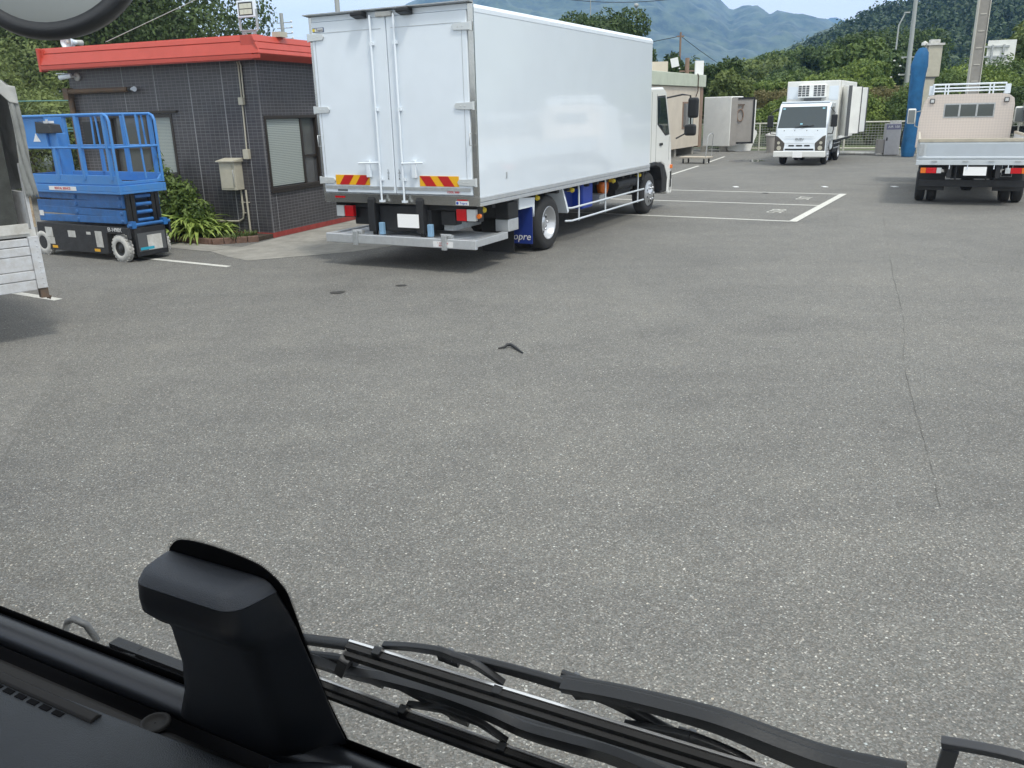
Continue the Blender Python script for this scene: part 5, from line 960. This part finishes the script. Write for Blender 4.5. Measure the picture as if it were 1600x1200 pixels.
# poles at right
tp = thing('transmission_pole', 'tall tapering grey pole with cross arms left of the blue column', 'power pole', (27.2, 60, 0), 20)
MB().tube([(0, 0, 0), (0, 0, 14)], [.19, .09], 10).build('shaft', 'lamppole', tp)
for z in (4.85, 3.75): MB().bx(-.5, 1.1, -.05, .05, z, z + .09).build('crossarm', 'lamppole', tp)
for x, z in ((-.9, 4.7), (-.4, 4.85), (-1.0, 4.25), (-.5, 4.35), (-1.0, 3.65), (-.5, 3.8), (-1.0, 3.2)): MB().lathe([(-.07, .03), (0, .06), (.07, .03)], (x, 0, z), 8, 'x').build('insulator', 'lettering', tp)
for x, y, h, r, lb in ((30.8, 70.5, 8.6, .10, 'grey lamp pole left of the tall tapering pole'), (29.6, 72, 5.2, .09, 'short grey pole at the raised road')):
    o = thing('lamp_post', lb, 'lamp post', (x, y, 0), 0); MB().tube([(0, 0, 0), (.05, 0, h * .9), (.45, 0, h)], [r, r * .6, r * .5], 8).build('shaft', 'lamppole', o); MB().bx(.4, .8, -.08, .08, h, h + .1).build('lamp_head', 'lamppole', o)
rs = thing('road_sign_back', 'back of a large white road sign above the bank bushes', 'road sign', (29.0, 52.6, 0), 15)
MB().bx(-.55, .95, .0, .05, 3.55, 5.35).build('panel', 'offwhite', rs); m = MB()
for z in (4.95, 4.4, 3.85): m.bx(-1.2, .6, -.08, -.02, z, z + .1)
m.bx(-.35, -.25, -.12, -.04, 3.5, 5.1); m.bx(.25, .35, -.12, -.04, 3.5, 5.1); m.build('frame', 'galv', rs)
MB().bx(-1.35, -1.12, -.1, .1, 0, 5.3).build('post', 'offwhite', rs)
pr = thing('power_pole', 'distant brown power pole before the blue mountains', 'power pole', (10.6, 54, 0), 0)
MB().tube([(0, 0, 0), (0, 0, 6.3)], .06, 6).bx(-.22, .22, -.03, .03, 6.05, 6.12).build('shaft', 'brown', pr)
def sag(a, b, s, n=14): a, b = Vector(a), Vector(b); return [a.lerp(b, k / n) - Vector((0, 0, s * 4 * (k / n) * (1 - k / n))) for k in range(n + 1)]
tag(MB().tube(sag((10.6, 54, 6.1), (38, 110, 3.2), 1.2), .02, 4).build('power_line', 'cable'), 'dark power line running right from the distant brown pole', 'cable')
tag(MB().tube(sag((2, 70, 10.6), (14.5, 72, 10.3), .5), .025, 4).build('power_line', 'cable'), 'thin dark line crossing the mountains at the top edge', 'cable')
tag(MB().tube(sag((10.6, 54, 6.1), (-20, 70, 7.2), 1.5), .02, 4).build('power_line', 'cable'), 'dark power line running left behind the box truck', 'cable')
tag(MB().tube(sag((-3.7, 20.6, 4.62), (-20, 30, 9), .3), .012, 4).build('power_line', 'cable'), 'thin line meeting the grey pole above the truck door', 'cable')

# near wooded hill (ridge heights taken on the ridge at y about 400), terrain + forest canopy
from mathutils import noise as mn
RX = [-400, 60, 110, 132, 145, 157, 173, 195, 228, 300, 420, 600, 900]; RZ = [2, 2, 14, 25, 31, 36.5, 40, 44.5, 52, 66, 80, 84, 60]
def hill(x, y):
    xs = x * 400 / max(y, 150); t = sm((y - 150) / 230); h = np.interp(xs, RX, RZ) * t * (1 if y < 420 else (y / 400) ** 1.0)
    return h - 1 + 4 * mn.noise(Vector((x * .012, y * .012, 3))) * t - 4 * t
terrain('wooded_hill', np.linspace(40, 900, 110), np.linspace(140, 620, 60), hill, LF['forest'])
rg = np.random.default_rng(9); bl = []
while len(bl) < 2600:
    y = rg.uniform(150, 430); x = rg.uniform(60 if y > 200 else 50, 1.15 * y + 40)
    h = hill(x, y)
    if h < 1.5: continue
    r = rg.uniform(2.4, 4.6); bl.append((x, y, h + r * .5, r, r, r * rg.uniform(.8, 1.25)))
fo = foliage('hill_forest', bl, .75, 200000, LF['forest'], None, 5, .6, (.6, 1.05)); tag(fo, 'dense dark green forest covering the hill at right', 'forest', kind='stuff')
# second, bluer spur and valley floor, then the mountains
SX = [-2000, 40, 130, 190, 240, 300, 380, 600, 1400]; SZ = [0, 0, 16, 34, 50, 66, 60, 40, 10]
def spur(x, y):
    xs = x * 800 / y; t = sm((y - 550) / 250) * (1 - .5 * sm((y - 850) / 300)); return np.interp(xs, SX, SZ) * t * 1.0 - 2 + 14 * t * (mn.fractal(Vector((x * .01, y * .01, 1)), .8, 2, 4))
terrain('valley_spur', np.linspace(-300, 1100, 120), np.linspace(520, 1150, 50), spur, leafm('spur_woods', (.03, .055, .025), (.10, .15, .06), .035, 0))
MX = [-2500, -900, -600, -500, -330, -76, 250, 480, 560, 595, 628, 657, 700, 735, 754, 790, 830, 889, 915, 945, 1000, 1080, 1300, 2200, 3500]
MZ = [20, 30, 40, 60, 250, 372, 360, 312, 290, 272, 240, 248, 246, 232, 243, 238, 228, 218, 205, 190, 158, 120, 90, 150, 240]
def mount(x, y):
    xs = x * 2500 / y; t = sm((y - 1250) / 1250) ** .8; p = Vector((x * .0032, y * .0032, 7)); fr = mn.ridged_multi_fractal(p, .95, 2.1, 6, 1.0, 2.0) - 1.1
    k = min(1, (y - 1150) / 600) * (1 - .96 * math.exp(-((y - 2500) / 330) ** 2)) if y < 2500 else .04 * math.exp(-(y - 2500) / 200)
    return np.interp(xs, MX, MZ) * t * (1 - .6 * sm((y - 2510) / 500)) + fr * 40 * k
terrain('mountain_range', np.linspace(-1900, 3100, 420), np.linspace(1160, 2900, 170), mount, leafm('mountain_woods', (.014, .028, .022), (.095, .125, .07), .028, 0))
FX = [-200, 900, 1180, 1240, 1300, 1380, 1500, 2400]; FZ = [120, 260, 300, 322, 300, 262, 220, 160]
terrain('far_ridge', np.linspace(0, 2600, 120), np.linspace(3250, 3600, 6), lambda x, y: np.interp(x * 3400 / y / 1.0, FX, FZ) * (1 - abs(y - 3400) / 400), leafm('far_woods', (.03, .05, .035), (.08, .11, .07), .01, 0))
# scattered far houses in the valley
for i, (x, y, z, s) in enumerate(((56, 132, 2.0, 5), (430, 1180, 26, 16), (465, 1210, 26, 12))):
    h = thing('far_house', ['small pale house roof among the middle distance trees', 'pale house on the valley floor below the mountains', 'second smaller pale house on the valley floor'][i], 'house', (x, y, z), 20)
    MB().bx(-s * .5, s * .5, -s * .4, s * .4, 0, s * .5).build('wall', 'offwhite', h); MB().prism([(-s * .6, s * .5), (0, s * .8), (s * .6, s * .5)], -s * .45, s * .45, 'y').build('roof', 'shadegrey', h)
# ------------------------------------------------------------------ our own truck cab (camera sits inside)
oc = thing('own_truck_cab', 'black dashboard, windscreen camera housing and wipers of the truck the view is from', 'truck cab', (0, 0, 0), 27.6)
TG = math.tan(R(22)); A0, Z0 = .56, 1.38; CG = math.cos(R(22)); SG = math.sin(R(22))
def gp(l, z, off=0.): return Vector((l, A0 + off - TG * (z - Z0), z))   # off measured horizontally, outside positive
def gq(l, z, h): p = gp(l, z); return p + Vector((0, CG, SG)) * h          # offset along the glass normal
gm, gn, gpn = nmat('windscreen_glass'); gn.nodes.remove(gpn)
tr_ = gn.nodes.new('ShaderNodeBsdfTransparent'); tr_.inputs[0].default_value = (.95, .97, .96, 1); gl_ = gn.nodes.new('ShaderNodeBsdfGlossy'); gl_.inputs['Roughness'].default_value = .02
fr_ = gn.nodes.new('ShaderNodeFresnel'); fr_.inputs[0].default_value = 1.25; mx_ = gn.nodes.new('ShaderNodeMixShader')
gn.links.new(fr_.outputs[0], mx_.inputs[0]); gn.links.new(tr_.outputs[0], mx_.inputs[1]); gn.links.new(gl_.outputs[0], mx_.inputs[2]); gn.links.new(mx_.outputs[0], gn.nodes['Material Output'].inputs[0])
MB().add([gq(-1.3, 1.352, -.0), gq(.55, 1.352, -.0), gq(.55, 2.22, -.0), gq(-1.3, 2.22, -.0)], [(0, 1, 2, 3)]).build('windscreen', gm, oc, fix=False)
# black ceramic border along the glass foot with dotted edge
def flatpoly(pts, h, th=.0012):
    n = len(pts); a = [gq(l, z, h) for l, z in pts]; b = [gq(l, z, h - th) for l, z in pts]
    return MB().add(a + b, [tuple(range(n)), tuple(range(n, 2 * n))[::-1]] + [(k, k + n, (k + 1) % n + n, (k + 1) % n) for k in range(n)])
def curve(pts, n):
    out = []
    for i in range(len(pts) - 1):
        p0 = pts[max(i - 1, 0)]; p1 = pts[i]; p2 = pts[i + 1]; p3 = pts[min(i + 2, len(pts) - 1)]
        for k in range(n):
            t = k / n; out.append(tuple(.5 * (2 * p1[j] + (p2[j] - p0[j]) * t + (2 * p0[j] - 5 * p1[j] + 4 * p2[j] - p3[j]) * t * t + (3 * p1[j] - p0[j] - 3 * p2[j] + p3[j]) * t ** 3) for j in range(2)))
    return out + [pts[-1]]
fpts = curve([(-.6048, 1.6143), (-.589, 1.6356), (-.5665, 1.6500), (-.5286, 1.6535), (-.4857, 1.6480), (-.4700, 1.6380), (-.4627, 1.6200), (-.4658, 1.5968), (-.476, 1.5446), (-.4902, 1.4671), (-.4960, 1.4218), (-.500, 1.372)], 8)
flatpoly(fpts + [(-.72, 1.372), (-.66, 1.50), (-.60, 1.60)], -.002).build('glass_frit', 'frit', oc, fix=False)
flatpoly([(-1.3, 1.352), (.55, 1.352), (.55, 1.3765), (-1.3, 1.3765)], -.0035).build('glass_border', 'frit', oc, fix=False)
m = MB()
L_ = [0]
for i in range(1, len(fpts)): L_.append(L_[-1] + math.hypot(fpts[i][0] - fpts[i - 1][0], fpts[i][1] - fpts[i - 1][1]))
for row, rr_, st_ in ((.0009, .00062, .0017), (.0024, .00042, .0017)):
    s_ = 0
    while s_ < L_[-1]:
        i = max(j for j in range(len(L_)) if L_[j] <= s_ + 1e-9); i = min(i, len(fpts) - 2); t = (s_ - L_[i]) / max(1e-9, L_[i + 1] - L_[i])
        a, b = fpts[i], fpts[i + 1]; x, z = a[0] + (b[0] - a[0]) * t, a[1] + (b[1] - a[1]) * t; d = math.hypot(b[0] - a[0], b[1] - a[1]); nx, nz = -(b[1] - a[1]) / d, (b[0] - a[0]) / d
        x += nx * row; z += nz * row; m.add([gq(x + rr_ * math.cos(u), z + rr_ * math.sin(u), -.002) for u in [k * 1.047 for k in range(6)]], [(0, 1, 2, 3, 4, 5)]); s_ += st_
m.build('frit_dots', 'frit', oc, fix=False)
# camera housing (loft of rounded sections hugging the glass)
def rsec(f_, fl, fr__, bl, br_, z, rad=.016):
    bk = A0 - TG * (z - Z0) - .004; c = [(fl, f_), (fr__, f_), (br_, bk), (bl, bk)]; out = []
    for i, (x, y) in enumerate(c):
        p = Vector(c[i - 1]); q = Vector((x, y)); r = Vector(c[(i + 1) % 4]); rd = rad if i < 2 else .003
        u = (p - q).normalized() * rd; v = (r - q).normalized() * rd
        for k in range(6): t = k / 5; o = q + u * (1 - t) ** 2 + v * t ** 2; out.append((o.x, o.y, z))
    return out
m = MB().loft([rsec(.440, -.585, -.500, -.590, -.487, 1.6295, .010), rsec(.430, -.592, -.491, -.594, -.478, 1.6285, .014), rsec(.4215, -.598, -.484, -.598, -.473, 1.6240, .018), rsec(.4165, -.601, -.481, -.600, -.471, 1.6155, .018)], True)
m.build('housing_cap', P('housing_grain', (.045, .052, .066), .42, bump=.35, bs=1400), oc, fix=True)  # cap base colour lightened and blued to imitate skylight on the top
m = MB().loft([rsec(.4165, -.601, -.481, -.600, -.471, 1.6150, .018), rsec(.4155, -.6015, -.481, -.602, -.471, 1.600, .018), rsec(.417, -.602, -.482, -.604, -.471, 1.587, .018), rsec(.427, -.600, -.485, -.605, -.472, 1.574, .018), rsec(.438, -.600, -.489, -.606, -.473, 1.564, .018), rsec(.446, -.606, -.495, -.612, -.476, 1.550, .018), rsec(.468, -.628, -.508, -.632, -.484, 1.49, .018), rsec(.492, -.665, -.530, -.67, -.494, 1.425, .02), rsec(.512, -.705, -.552, -.71, -.500, 1.366, .02)], True)
m.build('sensor_housing', 'gloss', oc)
MB().tube([(-.53, .475, 1.372), (-.50, .505, 1.366), (-.47, .525, 1.360)], [.02, .017, .014], 12).build('housing_foot', 'gloss', oc)
# dashboard
MB().tube([(-1.3, .543, 1.352), (-.50, .543, 1.352), (.6, .543, 1.352)], .0185, 20).build('foot_roll', 'gloss', oc)
MB().bx(-1.3, .6, .50, .60, 1.305, 1.315).build('gutter', 'frit', oc)
MB().prism([(.517, 1.318), (.513, 1.338), (.500, 1.350), (.480, 1.352), (.48, 1.32)], -1.3, .6, 'x').build('dash_ledge', 'dash2', oc, bevel=.004)
dz = lambda y: 1.356 - .25 * max(0, .43 - y) - 1.2 * max(0, .33 - y) ** 1.3
ys = [.488, .482, .47, .45, .43, .40, .37, .34, .31, .28, .24, .20, .15, .10]
m = MB(); vs = []; xs = [-1.3 + 1.9 * k / 60 for k in range(61)]
for y in ys:
    for x in xs: vs.append((x, y + (.012 * sm((x + .95) / .4)), dz(y) - (.006 if y == .488 else 0)))
m.add(vs, [(j * 61 + i, j * 61 + i + 1, (j + 1) * 61 + i + 1, (j + 1) * 61 + i) for j in range(len(ys) - 1) for i in range(60)], True)
db = m.build('dashboard', 'dash', oc, fix=False)
MB().bx(-1.3, .6, .10, .11, .8, dz(.10)).bx(-1.3, .6, -.02, .10, .75, .80).build('dash_front', 'dash', oc)
m = MB().prism([(.484, 1.3565), (.478, 1.362), (.470, 1.3605), (.468, 1.3565)], -1.25, -.79, 'x'); vt = m.build('air_vent', 'dash2', db, bevel=.001)
for k in range(18): MB().bx(-1.23 + k * .0225, -1.215 + k * .0225, .460, .4665, 1.3562, 1.3572).build('vent_slot', 'frit', vt)
MB().lathe([(0, .017), (.003, .017), (.004, .013), (.001, .012), (.002, .001)], (-.728, .503, 1.352), 20, 'z').build('round_knob', 'dash2', db)
# shell of the cab: roof, back wall, pillars
MB().bx(-1.33, .62, -.95, gp(0, 2.22).y, 2.225, 2.27).build('cab_roof', 'roofin', oc); MB().bx(-1.33, .62, -.98, -.95, .75, 2.27).build('cab_back_wall', 'roofin', oc)
for x in (-1.33, .57): m = MB(); m.add([gp(x, 1.30, -.03), gp(x + .05, 1.30, -.03), gp(x + .05, 1.30, .03), gp(x, 1.30, .03), gp(x, 2.23, -.03), gp(x + .05, 2.23, -.03), gp(x + .05, 2.23, .03), gp(x, 2.23, .03)], [(0, 1, 2, 3), (7, 6, 5, 4), (0, 4, 5, 1), (1, 5, 6, 2), (2, 6, 7, 3), (3, 7, 4, 0)]); m.build('windscreen_pillar', 'gloss', oc)
for x in (-1.33, .59): MB().bx(x, x + .03, -.95, .56, .75, 1.33).build('door_panel', 'dash2', oc)
MB().bx(-1.33, .62, .60, .66, .5, 1.27).build('front_panel', 'cabwhite', oc, bevel=.02)
# wipers: built from strips lying over the glass
def strip(mb, pts, w0, w1, h0, h1, n=5):
    # bar following (l,z) points on the glass, widths w0->w1, from height h0 to h1 above it
    c = curve(pts, n); N = len(c); rows = []
    for i, p in enumerate(c):
        a = Vector(c[max(0, i - 1)]); b = Vector(c[min(N - 1, i + 1)]); d = (b - a).normalized(); s = Vector((-d.y, d.x)); t = i / (N - 1); w_ = (w0 * (1 - t) + w1 * t) / 2
        q, r = Vector(p) + s * w_, Vector(p) - s * w_; e = min(.003, w_ * .4); q2, r2 = Vector(p) + s * (w_ - e), Vector(p) - s * (w_ - e)
        rows.append([gq(q.x, q.y, h0), gq(q.x, q.y, h1 - e), gq(q2.x, q2.y, h1), gq(r2.x, r2.y, h1), gq(r.x, r.y, h1 - e), gq(r.x, r.y, h0)])
    return mb.loft(rows, True, False)
def rivet(mb, l, z, h, r=.0045): 
    c = gq(l, z, h); u = Vector((0, CG, SG)); e1 = Vector((1, 0, 0)); e2 = u.cross(e1); v1 = [c + (e1 * math.cos(t) + e2 * math.sin(t)) * r for t in [k * .5236 for k in range(12)]]; v2 = [v + u * .0018 - (v - c) * .25 for v in v1]
    v2 = [v + u * .0016 for v in v2]; mb.add(v1 + v2, [tuple(range(12, 24))] + [(k, (k + 1) % 12, (k + 1) % 12 + 12, k + 12) for k in range(12)])
rivm = P('rivet_grey', (.12, .125, .135), .35, .5)
def wiper(bl, arm, sec, ters, rivs, rods=None):
    wr = MB(); strip(wr, arm[0], arm[2], arm[3], .030, .040, 6); wo = wr.build('wiper', 'wiper', oc, bevel=.0012)
    m = MB(); q = [(x, z - .005) for x, z in arm[1]]; strip(m, q, arm[2] * .6, arm[3] * .6, .019, .0295, 6); m.build('channel_wall', 'wiper', wo)
    m = MB(); strip(m, bl, .0085, .0085, .006, .012, 8); strip(m, [(x, z - .003) for x, z in bl], .0075, .0075, .0005, .0055, 8); m.build('rubber_blade', 'rubber', wo)
    m = MB(); strip(m, [(x, z + .0035) for x, z in bl], .0022, .0022, .012, .0145, 8); m.build('spring_rail', 'chrome', wo)
    m = MB(); strip(m, [(x, z - .0008) for x, z in bl], .0024, .0024, .0122, .0135, 8); m.build('blade_ridge', 'wiper', wo)
    m = MB()
    for s_, wa, wb_, h in sec: strip(m, s_, wa, wb_, h, h + .007, 5)
    m.build('secondary_yoke', 'wiper', wo, bevel=.001)
    for s_, h in ters:
        m = MB(); n = len(s_); mid = n // 2; strip(m, s_[:mid + 1], .005, .0095, h, h + .006); strip(m, s_[mid:], .0095, .005, h, h + .006)
        for e in (s_[0], s_[-1]): strip(m, [(e[0] - .004, e[1]), (e[0] + .004, e[1])], .012, .012, .006, .0155, 2)
        m.build('claw_yoke', 'wiper', wo, bevel=.0008)
    for l, z, h, r in rivs:
        m = MB()
        if r < .006: strip(m, [(l - .010, z + .0012), (l + .010, z - .0012)], .0185, .0185, h - .006, h, 2)
        pp_ = m.build('pivot_plate', 'wiper', wo, bevel=.0008) if m.v else None
        m2 = MB(); rivet(m2, l, z, h, r); m2.build('rivet', rivm, wo)
    return wo
w1 = wiper([(-0.4381, 1.5382), (-0.2363, 1.5422), (-0.0685, 1.546)],
    ([(-0.2363, 1.5426), (-0.1892, 1.5515), (-0.1473, 1.555), (-0.1129, 1.5558), (-0.0871, 1.5525), (-0.0621, 1.5475), (-0.0273, 1.5434), (0.021, 1.5495)], [(-0.2283, 1.5619), (-0.1827, 1.5705), (-0.1423, 1.5739), (-0.109, 1.5747), (-0.0841, 1.5715), (-0.06, 1.5666), (-0.0264, 1.5627), (0.0202, 1.5686)], 0.01, 0.036),
    [([(-0.3441, 1.5412), (-0.3141, 1.548), (-0.2766, 1.5513), (-0.2415, 1.5526), (-0.2218, 1.5522)], 0.008, 0.013, 0.024), ([(-0.2203, 1.5498), (-0.2013, 1.5564), (-0.1757, 1.5503), (-0.1463, 1.5372), (-0.1276, 1.5326)], 0.012, 0.01, 0.022)],
    [([(-0.4039, 1.5409), (-0.3715, 1.5517), (-0.3406, 1.5588), (-0.3277, 1.557), (-0.3092, 1.5563), (-0.2959, 1.5493), (-0.2831, 1.5402)], 0.017), ([(-0.1763, 1.5386), (-0.1577, 1.5433), (-0.1373, 1.5475), (-0.1236, 1.5491), (-0.1084, 1.5484), (-0.0899, 1.5445), (-0.0786, 1.5384)], 0.016)],
    [(-0.3453, 1.5348, 0.0345, 0.0042), (-0.2285, 1.5377, 0.0445, 0.0042), (-0.028, 1.5372, 0.0432, 0.0062), (-0.1286, 1.5262, 0.0335, 0.0042)])
w2 = wiper([(-0.517, 1.4481), (-0.3614, 1.4448), (-0.2278, 1.4444)],
    ([(-0.5584, 1.4427), (-0.5149, 1.444), (-0.4762, 1.4482), (-0.4457, 1.4556), (-0.3838, 1.4613), (-0.3287, 1.4574), (-0.2905, 1.4493), (-0.2478, 1.4527), (-0.2016, 1.4568), (-0.1457, 1.4467)], [(-0.5394, 1.4654), (-0.4973, 1.4666), (-0.4599, 1.4707), (-0.4304, 1.4778), (-0.3707, 1.4834), (-0.3174, 1.4796), (-0.2805, 1.4718), (-0.2394, 1.4751), (-0.1947, 1.479), (-0.1408, 1.4693)], 0.01, 0.032),
    [([(-0.4488, 1.4654), (-0.4232, 1.473), (-0.3913, 1.4634), (-0.3658, 1.4532), (-0.3562, 1.4477)], 0.01, 0.009, 0.02)],
    [([(-0.4087, 1.4501), (-0.3849, 1.4577), (-0.3616, 1.4643), (-0.3474, 1.4634), (-0.328, 1.4623), (-0.3158, 1.4544), (-0.3024, 1.445)], 0.016)],
    [(-0.4622, 1.4447, 0.0375, 0.0042), (-0.3613, 1.4379, 0.0325, 0.0042), (-0.2528, 1.4416, 0.0432, 0.0062)])
m = MB(); m.tube([gp(-.60, 1.476, .035), gp(-.539, 1.4915, .035), gp(-.4676, 1.5104, .035)], .0058, 10); m.tube([gp(-.60, 1.452, .035), gp(-.5541, 1.4600, .035), gp(-.5047, 1.4756, .035), gp(-.4700, 1.4850, .033)], .0048, 10)
w3 = m.build('wiper_arm', 'wiper', oc); m = MB(); strip(m, [(-.4700, 1.4960), (-.4620, 1.4910)], .036, .036, .008, .030, 2); m.build('arm_joint', 'wiper', w3, bevel=.005)
m = MB(); m.bx(-.91, -.70, .585, .600, 1.325, 1.352, Matrix.Translation((0, 0, 0))); m.tube([(-.93, .59, 1.331), (-.90, .592, 1.337), (-.86, .593, 1.341)], [.006, .010, .012], 10); m.build('wiper_arm', 'wiper', oc)
m = MB(); m.tube([gp(-1.0893, 1.2861, .04), gp(-1.0573, 1.3171, .04), gp(-1.0306, 1.3340, .04), gp(-1.0069, 1.3300, .04), gp(-1.013, 1.2948, .04)], .005, 10); m.build('hand_loop', P('loop_grey', (.12, .125, .13), .5), oc)
m = MB(); strip(m, [(.0420, 1.505), (.0430, 1.54), (.0440, 1.5680)], .010, .010, .053, .06, 4); strip(m, [(.038, 1.5720), (.0709, 1.5780), (.0950, 1.5765), (.13, 1.560)], .006, .006, .053, .06, 4); m.build('washer_bracket', P('bracket_grey', (.04, .042, .048), .5), oc, bevel=.002)
# round convex mirror hanging outside the top of the windscreen
q = Vector((-.776, .576, 2.162)); dn = Matrix.Rotation(R(27.6), 3, 'Z') @ Vector((0, -math.cos(PITCH), math.sin(PITCH))); e1 = dn.cross(Vector((0, 0, 1))).normalized(); e2 = e1.cross(dn)
def disc(prof, n=56): return [[q + dn * o + (e1 * math.cos(t) + e2 * math.sin(t)) * r for t in [k * 6.28319 / n for k in range(n)]] for o, r in prof]
mi = MB().loft(disc([(-.03, .02), (-.03, .06), (-.02, .084), (-.004, .0918), (.004, .0915), (.006, .088), (.006, .079), (.003, .078)]), False).build('round_mirror', 'gloss', oc, fix=False)
MB().loft(disc([(.003, .0785), (.005, .065), (.007, .04), (.008, .02), (.0082, .001)]), False).build('mirror_face', 'mirrorg', mi, fix=False)
MB().tube([q - dn * .03, q - dn * .05 + Vector((0, 0, .1)), Vector((-.9, .42, 2.28))], .012, 10).build('mirror_stay', 'gloss', mi)

# the air
hz_m = bpy.data.materials.new('haze_air'); hz_m.use_nodes = True; n_ = hz_m.node_tree; n_.nodes.clear(); ho = n_.nodes.new('ShaderNodeOutputMaterial'); pv = n_.nodes.new('ShaderNodeVolumePrincipled')
pv.inputs['Color'].default_value = (.28, .54, 1.0, 1); pv.inputs['Density'].default_value = .00023; pv.inputs['Anisotropy'].default_value = -.15
n_.links.new(pv.outputs[0], ho.inputs['Volume'])
hz = MB().bx(-2600, 4100, -500, 3750, -60, 415).build('haze', hz_m); hz['kind'] = 'stuff'; hz['label'] = 'pale blue air haze over the whole valley'
